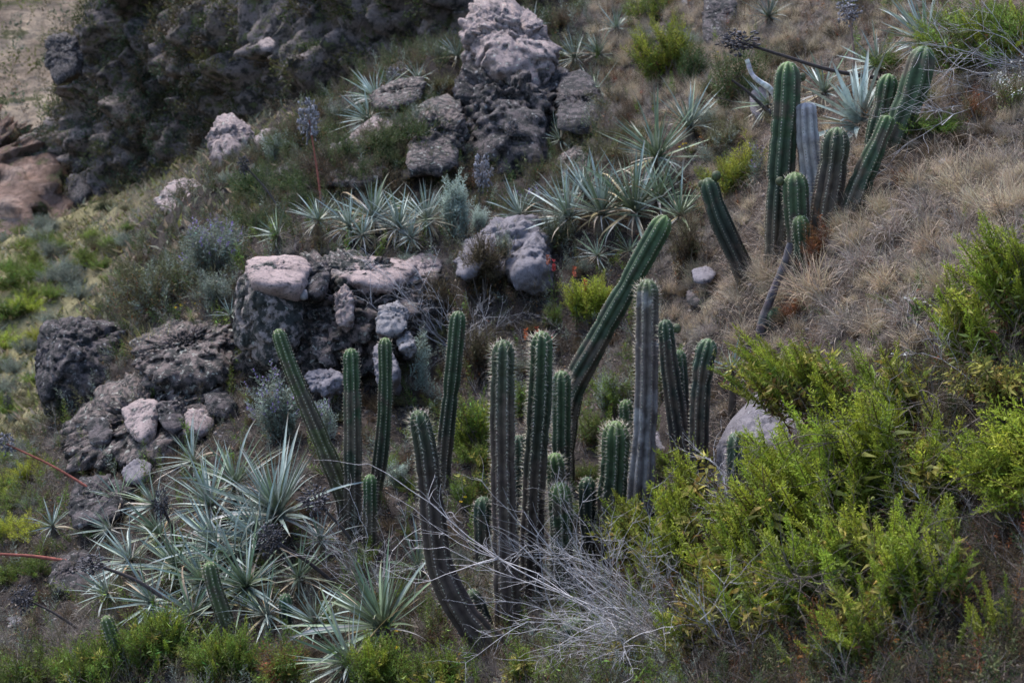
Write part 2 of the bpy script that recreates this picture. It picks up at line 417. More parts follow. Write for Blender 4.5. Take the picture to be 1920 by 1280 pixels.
# cliff in the shade: a wall of broken rock that runs from the valley head to the right, curling back at its free end
def cliff():
    base = [(-17.5, 58), (-16.0, 51), (-14.6, 47), (-12.5, 45), (-9.5, 43), (-7.0, 39), (-4.0, 35), (-1.0, 32), (3.0, 30), (8.0, 31)]
    nu, nv = 420, 150
    line = spline(np.array([(x, y, 0) for x, y in base]), nu)
    t = nrm(np.gradient(line, axis=0)); out = np.column_stack([t[:, 1], -t[:, 0], np.zeros(nu)])
    u = np.linspace(0, 1, nu)
    top_z = np.interp(line[:, 0], [-17.5, -16, -15, -13.6, -12.4, -11.4, -10, -7, -2, 8], [2.5, 2.7, 3.0, 3.3, 3.6, 4.8, 6.2, 8.0, 8.5, 8.5])
    V = []
    for k in range(nv):
        v = k / (nv - 1)
        h = min(v / 0.8, 1.0); back = max(0.0, (v - 0.8) / 0.2)
        z = -7.0 + (top_z + 7.0) * h
        p = line.copy(); p[:, 2] = z
        p -= out * (2.4 * h ** 1.6 + back * 9.0)[..., None] if np.ndim(h) else out * (2.4 * h ** 1.6 + back * 9.0)
        p[:, 2] += back * 1.5
        V.append(p)
    V = np.stack(V, 1).reshape(-1, 3)
    o = np.repeat(out, nv, 0)
    n1 = fbm(V * 0.28, 4, 21); n2 = ridged(V * 0.8, 4, 31); n3 = fbm(V * 3.1, 3, 41)
    ledge = np.abs(((V[:, 2] * 0.55 + V[:, 0] * 0.22 + n1 * 1.3) % 1.0) - 0.5)
    disp = n1 * 1.7 + n2 * 0.55 + n3 * 0.22 + (ledge - 0.25) * 1.5
    for fq, am in ((0.45, 1.1), (1.1, 0.5)):
        f1, f2, idv = worley(V * [1, 1, 0.7] * fq + n1[:, None] * 0.6, 88)
        disp = disp + am * (idv * 0.6 - np.clip(0.16 - (f2 - f1), 0, 1) * 4)
    V = V + o * disp[:, None]
    V[:, 2] += n2 * 0.35
    m = MB(); m.add(V, grid_faces(nu, nv), np.array([0.1, 0.1, 0.1]))
    return m, V, o
mb, CLIFF_V, CLIFF_N = cliff()
setting("cliff", mb.mesh("cliff", R_CLIFF, False), "dark shaded rock cliff with scrub at the valley head")

def far_hill():
    hx = np.linspace(-190, 150, 150); hy = np.linspace(60, 330, 130)
    X, Y = np.meshgrid(hx, hy, indexing='ij'); q = np.column_stack([X.ravel(), Y.ravel()])
    p3 = np.column_stack([q, np.zeros(len(q))])
    z = -7 + np.clip(q[:, 1] - 62, 0, None) * 0.46 + fbm(p3 * 0.03, 5, 51) * 9 * np.clip((q[:, 1] - 60) / 40, 0, 1) + ridged(p3 * 0.12, 3, 61) * 1.2
    m = MB(); m.add(np.column_stack([q, z]), grid_faces(150, 130), np.array([.3, .3, .3])); return m, q, z
mb, HILL_Q, HILL_Z = far_hill()
setting("hill", mb.mesh("hill", M_HILL, True), "pale tan dry hillside rising across the valley")

# ------------------------------------------------------------------ rocks
_ico = {}
def ico(level):
    if level not in _ico:
        bm = bmesh.new(); bmesh.ops.create_icosphere(bm, subdivisions=level, radius=1.0)
        bm.verts.ensure_lookup_table()
        _ico[level] = (np.array([v.co[:] for v in bm.verts]), np.array([[v.index for v in f.verts] for f in bm.faces])); bm.free()
    return _ico[level]
def hull_planes(pts):
    bm = bmesh.new()
    for p in pts: bm.verts.new([float(v) for v in p])
    bmesh.ops.convex_hull(bm, input=bm.verts)
    bm.normal_update(); c = np.mean(pts, 0); N = []; D = []
    for f in bm.faces:
        n = np.array(f.normal[:]); d = float(n @ (np.array(f.verts[0].co[:]) - c))
        if d < 0: n, d = -n, -d
        if d > 1e-3: N.append(n); D.append(d)
    bm.free(); return c, np.array(N), np.array(D)
def rock_mesh(pts, mat, level=5, rough=0.06, k=16, seed=0, freq=1.0, ridge=0.5):
    """rounded hull of pts, broken up by noise; returns mesh in coordinates local to its low centre, and that centre"""
    pts = np.asarray(pts, float); c, N, D = hull_planes(pts)
    dirs, Fc = ico(level)
    rg = np.random.default_rng(seed + 400); xn = nrm(rg.normal(size=(24, 3)))
    sup = ((pts - c) @ xn.T).max(0) * rg.uniform(0.70, 0.93, 24)
    N = np.vstack([N, xn]); D = np.concatenate([D, sup])
    q = np.clip(dirs @ (N / D[:, None]).T, 0, None)
    k = max(k, 18) * 1.6; qm = q.max(1, keepdims=True); r = 1.0 / (qm[:, 0] * ((q / qm) ** k).sum(1) ** (1.0 / k))
    V = dirs * r[:, None]; size = float(np.median(r))
    s = np.column_stack([V, ]) / size * freq + seed * 3.7
    n = fbm(s * 1.6, 5, seed) * (1 - ridge) + ridged(s * 1.9, 4, seed + 5) * ridge - 0.15 * np.abs(fbm(s * 6, 3, seed + 9))
    st = np.round(fbm(s * 2.3, 2, seed + 14) * 5) / 5
    V = V + dirs * ((n * 0.4 + st * 0.5) * rough * size)[:, None]
    w = s + 0.25 * np.column_stack([fbm(s * 2 + 5 * j, 2, seed + j) for j in range(3)])
    disp = 0.0
    for fq, am in ((1.5, 1.6), (3.4, 1.0), (7.5, 0.6)):
        f1, f2, idv = worley(w * fq, seed + 20)
        disp = disp + am * (idv * 0.62 - np.clip(0.12 - (f2 - f1), 0, 1) * 5.0)
    V += dirs * (disp * rough * size * 0.9)[:, None]
    V += fbm(s * 9, 3, seed + 3)[:, None] * dirs * rough * size * 0.25
    org = c + np.array([0, 0, V[:, 2].min() * 0.85])
    m = MB(); m.add(V + c - org, Fc, np.array([.3, .3, .3]))
    return m.mesh("rock", mat, False), org
_rs = [0]
def rock(pix, mat, label, cat="rock", name="rock", thick=0.4, level=5, rough=0.06, k=16, group=None, freq=1.0, ridge=0.5, lift=0.35):
    """pix: outline as (px, py, depth) points; the back is the outline pushed away and lowered into the slope"""
    _rs[0] += 1
    if len(pix[0]) == 2:
        raise ValueError
    fr = np.array([P(*q) for q in pix])
    c = fr.mean(0)
    away = np.array([0, 1.0, 0.0]) * thick
    bk = c + (fr - c) * 0.85 + away
    front = c + (fr - c) * 0.6 - np.array([0, lift * thick, 0])
    me, org = rock_mesh(np.vstack([fr, bk, front]), mat, level, rough, k, _rs[0], freq, ridge)
    o = part(name, me, None); o.location = [float(v) for v in org]
    return tag(o, label, cat, group)
def rock3(pts, mat, label, level=5, rough=0.06, k=18, name="rock", cat="rock", group=None, freq=1.0, ridge=0.5):
    """pts: hull given as (px, py, depth) corners"""
    _rs[0] += 1
    me, org = rock_mesh([P(*q) for q in pts], mat, level, rough, k, _rs[0], freq, ridge)
    o = part(name, me, None); o.location = [float(v) for v in org]
    return tag(o, label, cat, group)
def ol(d, *pts): return [(x, y, d) for x, y in pts]

# the outcrop below the terrace
rock3([(235,640,12.0),(300,602,12.5),(380,596,12.3),(442,612,11.8),(452,690,11.0),(390,745,10.7),(270,745,10.9),(240,700,11.3),(340,660,11.3),(300,600,13.4),(440,620,13),(390,740,12)],
      R_BROWN, "brown broken rock between the big dark boulder and the ledge", 6, 0.13, 8, "rock_outcrop", "outcrop", None, 2.2, 0.6)
rock3([(455,500,11.63),(560,490,11.83),(700,485,11.93),(830,492,12.03),(845,560,11.33),(790,620,10.83),(740,690,10.43),(640,720,10.43),(520,710,10.53),(450,650,10.83),(560,560,10.93),(700,560,11.03),(460,500,13.03),(830,500,13.23),(830,640,12.43),(450,700,12.43)],
      R_BROWN, "long dark mass of fissured rock that carries the ledge", 6, 0.17, 9, "rock_outcrop", "outcrop", None, 2.2, 0.6)
rock3([(120,800,11.70),(200,720,11.90),(300,690,11.70),(420,700,11.30),(450,760,10.80),(420,830,10.40),(330,880,10.00),(200,900,10.20),(120,880,10.70),(280,790,10.90),(200,720,12.90),(430,700,12.50),(330,880,11.50),(120,880,11.90)],
      R_BROWN, "dark jumbled rock slope below the big dark boulder", 6, 0.18, 8, "rock_outcrop", "outcrop", None, 2.4, 0.6)
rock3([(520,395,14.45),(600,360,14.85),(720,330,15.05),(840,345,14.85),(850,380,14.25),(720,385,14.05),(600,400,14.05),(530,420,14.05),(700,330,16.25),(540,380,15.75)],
      R_DARK, "dark shaded rock band behind the terrace rosettes", 5, 0.2, 8, "rock_outcrop", "outcrop", None, 2.4, 0.6)  # dark rock added to stand in for the hollow's deep shade
rock3([(640,260,15.60),(700,210,16.00),(760,230,15.60),(770,290,14.80),(700,310,14.60),(640,300,15.00),(700,220,17.00)], R_PINK, "brown crumbling rock below the drooping upper rosettes", 5, 0.17, 9)
rock3([(450,488,11.10),(505,476,11.70),(565,500,10.90),(570,520,10.70),(480,520,10.50),(575,560,10.60),(450,580,10.70),(440,640,10.80),(560,650,10.60),(500,700,10.60),(460,500,11.90),(575,490,11.90),(560,650,11.70),(440,640,11.70)],
      R_LICH, "pink-topped lichen rock block at the outer end of the rocky ledge", 6, 0.075, 22, "boulder", "boulder")
rock3([(510,474,12.2),(545,470,12.4),(578,488,12.1),(575,505,11.8),(520,500,11.7),(510,520,12.4),(580,530,12.4),(540,520,11.8)], R_PINK, "low pink rock slab lying behind the pink-topped block", 4, 0.075)
rock3([(610,475,11.80),(700,464,12.30),(750,490,12.00),(745,515,11.30),(690,530,10.90),(625,520,11.00),(605,610,11.10),(700,615,11.10),(745,570,11.40),(600,480,12.50),(750,480,12.50),(700,620,12.00),(610,620,12.00)],
      R_LICH, "wide lichen-covered rock ledge with a pale pink flat top", 6, 0.09, 18, "boulder", "boulder", None, 1.3, 0.6)
rock3([(570,500,11.10),(610,490,11.20),(625,530,10.70),(600,570,10.60),(570,560,10.70),(580,500,11.70),(620,500,11.70),(600,570,11.70)], R_DARK, "rounded mossy dark rock wedged between the two big ledge blocks", 5, 0.13, 10)
rock3([(640,530,10.70),(660,540,10.60),(665,600,10.50),(650,625,10.50),(628,600,10.60),(632,550,10.70),(640,530,11.30),(660,620,11.30)], R_PINK, "narrow pale rock buttress in the middle of the ledge face", 5, 0.22, 12)
rock3([(560,545,10.70),(575,540,10.70),(578,560,10.60),(563,566,10.60),(560,545,11.10),(578,560,11.10)], R_PALE, "small square whitish stone set in the ledge face", 3, 0.075)
rock3([(745,490,11.70),(800,470,12.20),(835,480,12.20),(820,520,11.70),(770,560,11.30),(740,540,11.30),(800,480,12.70),(820,540,12.30)], R_PINK, "sloping pinkish rock at the right end of the ledge", 5, 0.105)
rock3([(712,575,10.60),(740,565,10.70),(765,578,10.60),(762,610,10.40),(735,640,10.30),(705,625,10.40),(715,575,11.20),(760,620,11.20)], R_PALE, "pale white rock with black lichen spots under the ledge", 5, 0.15, 30)
rock3([(745,625,10.50),(775,620,10.50),(782,655,10.30),(770,672,10.30),(745,655,10.30),(750,625,10.90),(775,670,10.90)], R_PALE, "smaller pale spotted rock leaning beside the white lichen rock", 5, 0.15, 30)
rock3([(700,640,10.40),(735,650,10.30),(755,700,10.00),(740,745,10.00),(705,720,10.10),(705,640,11.00),(750,740,10.70)], R_GREY, "greyish rock foot below the white lichen rock", 5, 0.16)
rock3([(565,700,10.40),(610,685,10.50),(640,700,10.30),(650,730,10.20),(600,745,10.10),(570,730,10.20),(600,690,10.90),(640,740,10.70)], R_GREY, "flat grey rock below the ledge behind the thin cacti", 5, 0.16)
rock3([(585,625,10.70),(620,640,10.60),(640,690,10.50),(600,690,10.50),(580,660,10.60),(600,630,11.30),(640,690,11.10)], R_BROWN, "brown rubble rock at the foot of the ledge", 4, 0.12)
rock3([(446,478,11.2),(508,462,11.9),(574,474,11.7),(590,500,11.0),(560,548,10.5),(520,552,10.3),(462,528,10.45),(515,484,11.0),(470,570,10.8),(570,575,10.9)], R_CAP, "bare pink slab capping the outer end of the ledge", 5, 0.08, 14)
rock3([(600,485,11.9),(650,466,12.2),(740,468,12.2),(800,480,12.0),(780,512,11.5),(740,530,11.1),(690,540,10.85),(640,530,10.85),(610,515,11.2),(650,560,11.0),(740,552,11.2)], R_CAP, "bare pink gravelly slab forming the flat top of the ledge", 5, 0.22, 8)
# rock face of the slope under the cliff
for pts_, mt_, lb_ in [
 ([(590,300,14.85),(640,262,15.25),(700,250,15.25),(735,300,14.45),(720,350,13.75),(640,365,13.65),(590,345,14.05),(660,260,16.75),(720,330,15.75)], R_BROWN, "brown jagged rock face above the terrace rosettes"),
 ([(745,240,15.05),(800,180,15.65),(860,170,15.85),(870,260,14.85),(860,330,13.95),(790,350,13.65),(745,320,13.95),(820,180,17.25),(860,320,15.75)], R_BROWN, "brown jagged rock shoulder joining the dark violet wall"),
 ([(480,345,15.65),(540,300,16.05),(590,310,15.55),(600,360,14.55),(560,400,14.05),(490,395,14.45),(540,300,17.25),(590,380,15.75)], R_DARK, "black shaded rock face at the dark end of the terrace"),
 ([(690,175,16.45),(740,150,16.65),(800,140,16.65),(800,190,15.85),(740,215,15.45),(690,215,15.65),(750,150,18.05)], R_BROWN, "brown rock crest under the grey seed head cluster"),
 ([(1040,150,16.05),(1090,120,16.45),(1130,170,15.85),(1140,240,14.85),(1090,280,14.25),(1040,270,14.45),(1090,130,17.45)], R_DARK, "dark hollowed rock right of the violet wall"),
 ([(1040,300,14.15),(1080,270,14.45),(1120,300,13.95),(1110,340,13.45),(1050,350,13.45),(1080,280,15.25)], R_BROWN, "brown rock below the dark hollowed one")]:
    rock3(pts_, mt_, lb_, 5, 0.22, 12, "rock_outcrop", "outcrop", None, 2.0, 0.6)
# pair of split boulders
rock3([(838,505,11.75),(865,462,12.15),(905,432,12.25),(936,428,12.15),(928,470,11.65),(905,500,11.45),(870,535,11.35),(848,530,11.45),(900,440,12.65),(930,520,12.25)], R_GREY, "left half of the split boulder, a leaning grey slab", 5, 0.13, 44, "boulder", "boulder", None, 1.0, 0.3)
rock3([(948,490,11.75),(975,450,12.05),(1005,424,12.25),(1022,450,12.05),(1034,505,11.65),(1036,548,11.45),(990,560,11.35),(948,540,11.35),(1000,500,11.25),(1010,430,12.85),(1036,530,12.45),(950,500,12.45)], R_GREY, "right half of the split boulder, a pale angular block", 5, 0.11, 44, "boulder", "boulder", None, 1.0, 0.3)
rock3([(880,445,12.3),(925,412,12.5),(1000,404,12.5),(1024,440,12.2),(1034,520,11.85),(960,540,11.8),(890,530,11.85),(850,500,12.0),(950,430,12.0),(950,415,13.4),(1020,440,13.2),(860,480,13.2)], R_GREY, "broad rock back of the split boulder joining its two halves", 5, 0.13)
# left edge of the slope
rock3([(58,700,12.8),(66,640,13.0),(85,605,13.2),(150,592,13.4),(225,600,13.3),(245,640,12.8),(230,700,12.4),(190,760,12.1),(100,790,12.2),(55,760,12.5),(120,620,12.6),(80,600,14),(230,620,14),(200,780,13.5),(60,760,13.6)],
      R_DARK, "big rounded dark boulder at the left edge of the slope", 6, 0.08, 9, "boulder", "boulder")
rock3([(150,770,11.8),(240,730,12.0),(260,800,11.5),(200,850,11.2),(130,860,11.4),(110,800,11.8),(200,760,12.5)], R_DARK, "dark broken rock below the big dark boulder", 5, 0.13)
rock3([(300,615,12.5),(355,600,12.7),(400,620,12.4),(395,660,12.1),(330,680,12.0),(290,650,12.3),(340,610,13),(400,650,12.8)], R_PINK, "pinkish rubble rock beside the straw-coloured grass", 5, 0.1, 10)
rock3([(402,622,12.0),(438,618,12.0),(442,668,11.8),(405,672,11.8),(402,622,12.5),(440,668,12.5)], R_GREY, "small square grey block beside the pinkish rubble rock", 4, 0.060, 30)
rock3([(225,770,10.95),(262,745,11.05),(292,738,10.95),(300,770,10.65),(290,830,10.35),(262,850,10.35),(240,820,10.55),(250,750,11.65),(300,820,11.25)], R_PINK, "pale violet angular rock face among dark stones", 5, 0.075, 24)
rock3([(292,745,10.85),(345,750,10.85),(352,790,10.55),(330,825,10.45),(296,800,10.45),(300,750,11.45),(350,800,11.25)], R_DARK, "black lichen-crusted stone beside the violet rock face", 5, 0.12, 10)
rock3([(350,765,10.75),(398,770,10.75),(400,800,10.45),(375,825,10.35),(340,810,10.45),(350,765,11.35),(400,810,11.15)], R_PINK, "brownish flat rock right of the black lichen stone", 4, 0.105)
rock3([(225,880,10.2),(262,852,10.3),(285,870,10.2),(280,905,9.9),(240,915,9.9),(230,890,10.6),(280,890,10.6)], R_GREY, "grey-violet stone just above the spiky rosette thicket", 4, 0.090)
rock3([(160,790,11.05),(195,780,11.05),(215,805,10.85),(205,840,10.65),(165,835,10.75),(180,790,11.55),(210,830,11.35)], R_DARK, "cracked grey-brown stone near the valley edge", 4, 0.1)
rock3([(380,740,10.85),(430,735,10.85),(450,760,10.65),(430,790,10.55),(390,780,10.65),(400,740,11.35),(445,780,11.15)], R_DARK, "dark stone below the small yellow-flowered rosette", 4, 0.1)
rock3([(270,690,11.55),(340,680,11.55),(350,720,11.15),(300,740,11.05),(260,725,11.25),(290,690,12.05)], R_DARK, "dark sunken rock under the straw-coloured grass", 4, 0.11)
rock3([(130,900,10.15),(210,880,10.15),(260,930,9.75),(230,990,9.45),(140,1000,9.55),(110,950,9.85),(180,900,10.75),(230,960,10.35)], R_DARK, "dark crumbling rock edge above the drooping rosettes", 5, 0.14, 9)
rock3([(95,1050,9.45),(160,1020,9.55),(200,1080,9.15),(150,1130,8.95),(85,1120,9.15),(120,1040,9.95)], R_DARK, "dark crumbling bank by the red flower stalk", 5, 0.14, 9)
rock3([(0,1160,9.2),(30,1150,9.2),(55,1170,9.0),(30,1190,8.9),(0,1190,9.0),(20,1155,9.6)], R_GREY, "small grey stone at the bare earth patch", 3, 0.090)
# behind: rocks of the upper slope
rock3([(383,270,19.8),(412,222,20.2),(440,210,20.4),(472,240,20.2),(482,262,19.9),(455,312,19.3),(410,335,19.2),(388,325,19.4),(430,280,19.0),(430,215,21.5),(480,300,21)], R_PINK, "tall pale rock standing against the shaded cliff", 5, 0.17, 14, "boulder", "boulder")
rock3([(470,250,19.5),(520,235,19.8),(548,255,19.5),(540,290,19.0),(480,300,19.0),(500,240,20.5),(545,280,20)], R_PINK, "low pinkish rock joined to the tall pale rock", 4, 0.1)
rock3([(284,378,17.8),(320,340,18.2),(365,333,18.2),(392,350,17.9),(388,390,17.2),(330,410,17.0),(290,405,17.2),(340,345,19),(390,390,18.4)], R_PINK, "knobbly pale rock at the rim of the valley", 5, 0.15, 9)
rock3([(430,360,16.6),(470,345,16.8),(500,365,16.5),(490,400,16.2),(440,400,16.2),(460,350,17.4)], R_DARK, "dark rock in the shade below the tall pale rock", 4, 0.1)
rock3([(866,15,16.90),(895,-40,17.70),(935,-30,17.70),(975,45,16.90),(1052,88,16.50),(1048,125,15.90),(1000,155,15.50),(960,145,15.40),(890,95,15.90),(866,60,16.40),(960,0,19.00),(1045,100,18.50),(880,200,17.50),(1040,220,17.50)],
      R_PINK, "tall rock pinnacle with a tilted pale pink face", 6, 0.12, 16, "boulder", "boulder")
rock3([(864,110,16.20),(900,95,16.40),(1000,140,15.80),(1056,130,16.20),(1065,230,15.40),(1050,320,14.60),(960,350,14.20),(880,340,14.40),(858,230,15.40),(900,110,18.70),(1050,140,18.70),(1040,320,17.70),(866,330,17.70)],
      R_DARK, "dark violet rock wall under the pink pinnacle", 6, 0.14, 12, "boulder", "boulder")
rock3([(755,205,16.20),(800,190,16.40),(850,205,16.20),(855,265,15.50),(800,290,15.20),(745,270,15.40),(800,195,17.20),(850,260,16.70)], R_DARK, "grey rock hump left of the dark violet wall", 5, 0.09, 12)
rock3([(735,330,14.35),(790,300,14.65),(825,285,14.85),(832,305,14.65),(790,330,14.25),(745,345,14.15),(800,295,15.25)], R_GREY, "thin grey rock slab below the grey hump", 4, 0.090)
rock3([(1000,385,13.4),(1030,360,13.7),(1062,365,13.6),(1058,385,13.3),(1020,400,13.1),(1040,360,14.2)], R_GREY, "small rounded grey rock by the purple flower spikes", 4, 0.090)
rock3([(1295,505,10.6),(1330,497,10.7),(1348,515,10.5),(1335,535,10.3),(1298,535,10.4),(1320,500,11.2)], R_GREY, "small pale rock beside the drooping fruited cactus", 4, 0.090)
rock3([(1358,560,10.1),(1395,520,10.3),(1412,560,10.0),(1415,600,9.7),(1385,612,9.6),(1352,600,9.8),(1395,530,10.8),(1410,600,10.5)], R_GREY, "upright pale grey rock below the drooping fruited cactus", 5, 0.075)
rock3([(1288,540,10.7),(1340,530,10.8),(1350,570,10.4),(1310,590,10.3),(1285,570,10.5),(1320,535,11.2)], R_DARK, "dark rock in the hollow left of the upright pale rock", 4, 0.1)
rock3([(1335,915,7.55),(1345,800,7.65),(1375,745,7.75),(1430,728,7.75),(1500,755,7.5),(1560,850,7.15),(1565,960,6.95),(1440,985,7.1),(1345,960,7.3),(1400,740,8.6),(1560,850,8.2),(1340,930,8.3)],
      R_GREY, "big smooth violet-grey boulder behind the leafy green shrubs", 5, 0.045, 16, "boulder", "boulder", None, 1.0, 0.25)
rock3([(1280,-20,19),(1310,-10,18.8),(1320,30,18.2),(1290,40,18.2),(1270,10,18.6),(1300,-10,20)], R_PALE, "bright pale rock beside the upper green bush", 4, 0.090)
rock3([(1315,0,16.5),(1350,-30,16.8),(1385,10,16.4),(1375,90,15.6),(1335,110,15.4),(1310,70,15.8),(1350,0,18)], R_DARK, "dark upright rock behind the black seed head", 5, 0.1)
rock3([(1505,30,14.8),(1540,10,15.0),(1570,40,14.6),(1560,75,14.2),(1515,80,14.2),(1540,20,15.6)], R_GREY, "pale lichen rock between the two black seed heads", 4, 0.090)
rock3([(1755,300,8.7),(1775,293,8.75),(1788,303,8.65),(1782,315,8.55),(1760,314,8.55),(1772,296,8.9)], R_PALE, "small white stone in the dry grass below the leaning cactus", 3, 0.075)
rock3([(1410,165,12.6),(1440,160,12.7),(1450,230,12.2),(1415,240,12.1),(1400,200,12.3),(1440,170,13.2)], R_GREY, "grey stone half hidden behind the tallest upper cactus", 4, 0.090)
rock3([(1225,810,8.9),(1260,800,9.0),(1275,830,8.8),(1255,860,8.6),(1225,850,8.7),(1250,805,9.3)], R_GREY, "small pale stone beside the grey corky cactus", 4, 0.090)
rock3([(480,80,32),(505,68,32.4),(522,85,32),(515,100,31.5),(485,100,31.5),(505,72,33.5)], R_PINK, "small pale rock perched on the shaded cliff", 3, 0.1)
rock3([(85,75,43.6),(120,60,44),(160,80,43.5),(150,150,42.5),(100,170,42.3),(80,120,43),(120,70,46),(150,140,46)], R_DARK, "grey rock knob at the free end of the cliff", 5, 0.12, 12)
rock3([(115,330,47),(150,320,46.5),(180,370,45.5),(150,400,45),(118,380,46),(150,330,48.5)], R_DARK, "dark rock at the foot of the pink earth bank", 4, 0.1)
# pink bank on the left of the valley, a piece of the terrain
b_me, b_org = rock_mesh([P(*q) for q in [(-420,200,56.0),(-100,215,54.0),(20,235,52.0),(70,255,50.0),(112,310,47.0),(140,375,45.0),(200,425,42.0),(120,640,40.0),(-50,640,41.0),(-420,640,42.0),(-420,210,71.0),(30,250,68.0),(150,400,60.0),(-420,650,66.0)]], M_BANK, 6, 0.12, 7, 77, 6.0, 0.7)
o = part("earth_bank", b_me, None); o.location = b_org; o["kind"] = "structure"; o["label"] = "pink bare earth bank at the edge of the valley floor"

# small loose stones
stone_me = []
for s in range(6):
    q = rng.normal(size=(14, 3)) * np.array([1, 0.8, 0.6]); q = nrm(q) * np.array([1, 0.8, 0.6]) * rng.uniform(0.8, 1.1, (14, 1))
    stone_me.append([rock_mesh(q, m_, 4, 0.12, 14, 100 + s)[0] for m_ in (R_DARK, R_GREY, R_PINK)])
def stones(spots, label, group, mats=(0, 1, 2)):
    for px, py, r in spots:
        p = G(px, py); s = m_of(r, p)
        o = part("stone", stone_me[int(rng.integers(6))][int(rng.choice(mats))], None,
                 mat4(frame(nrm(rng.normal(0, 0.25, 3) + [0, 0, 1]), None, rng.uniform(0, 6)), p - np.array([0, 0, s * 0.9]), s * rng.uniform(0.8, 1.25, 3)))
        tag(o, label, "stone", group)
def around(px, py, rx, ry, n, r0, r1):
    return [(px + rng.uniform(-rx, rx), py + rng.uniform(-ry, ry), rng.uniform(r0, r1)) for _ in range(n)]
stones(around(300, 800, 150, 80, 34, 7, 20), "dark loose stone on the rubble slope under the big dark boulder", "stones on the rubble slope", (0, 0, 0, 1, 2))
stones(around(600, 640, 160, 55, 26, 16, 36), "dark lichen-blotched rock packed in the face of the rock ledge", "rocks packed in the ledge face", (0, 0, 1, 2))
stones(around(330, 720, 130, 60, 18, 14, 34), "dark jumbled rock between the big dark boulder and the ledge", "jumbled rocks left of the ledge", (0, 0, 0, 1))
stones(around(950, 320, 90, 40, 8, 12, 26), "dark rock at the foot of the dark violet wall", "rocks under the violet wall", (0, 0, 1))
stones(around(800, 230, 70, 60, 10, 12, 30), "brownish rock on the slope left of the dark violet wall", "rocks left of the violet wall", (0, 2, 2))
stones(around(620, 750, 110, 60, 14, 6, 14), "loose stone at the foot of the rock ledge behind the thin cacti", "stones below the ledge", (0, 1, 2))
stones(around(60, 1180, 90, 50, 8, 6, 14), "small stone on the bare earth by the spiky rosette thicket", "stones on bare earth", (1, 2, 0))
stones(around(1330, 560, 90, 50, 8, 6, 14), "loose stone in the hollow below the fruited cactus", "stones in the hollow", (0, 1))
stones(around(680, 1040, 70, 50, 7, 6, 12), "small grey stone among dead leaves at the thin cacti's feet", "stones at the thin cacti", (1, 1, 0))
stones(around(640, 440, 120, 12, 9, 6, 12), "dark stone on the terrace at the feet of the rosettes", "stones on the terrace", (0, 1))

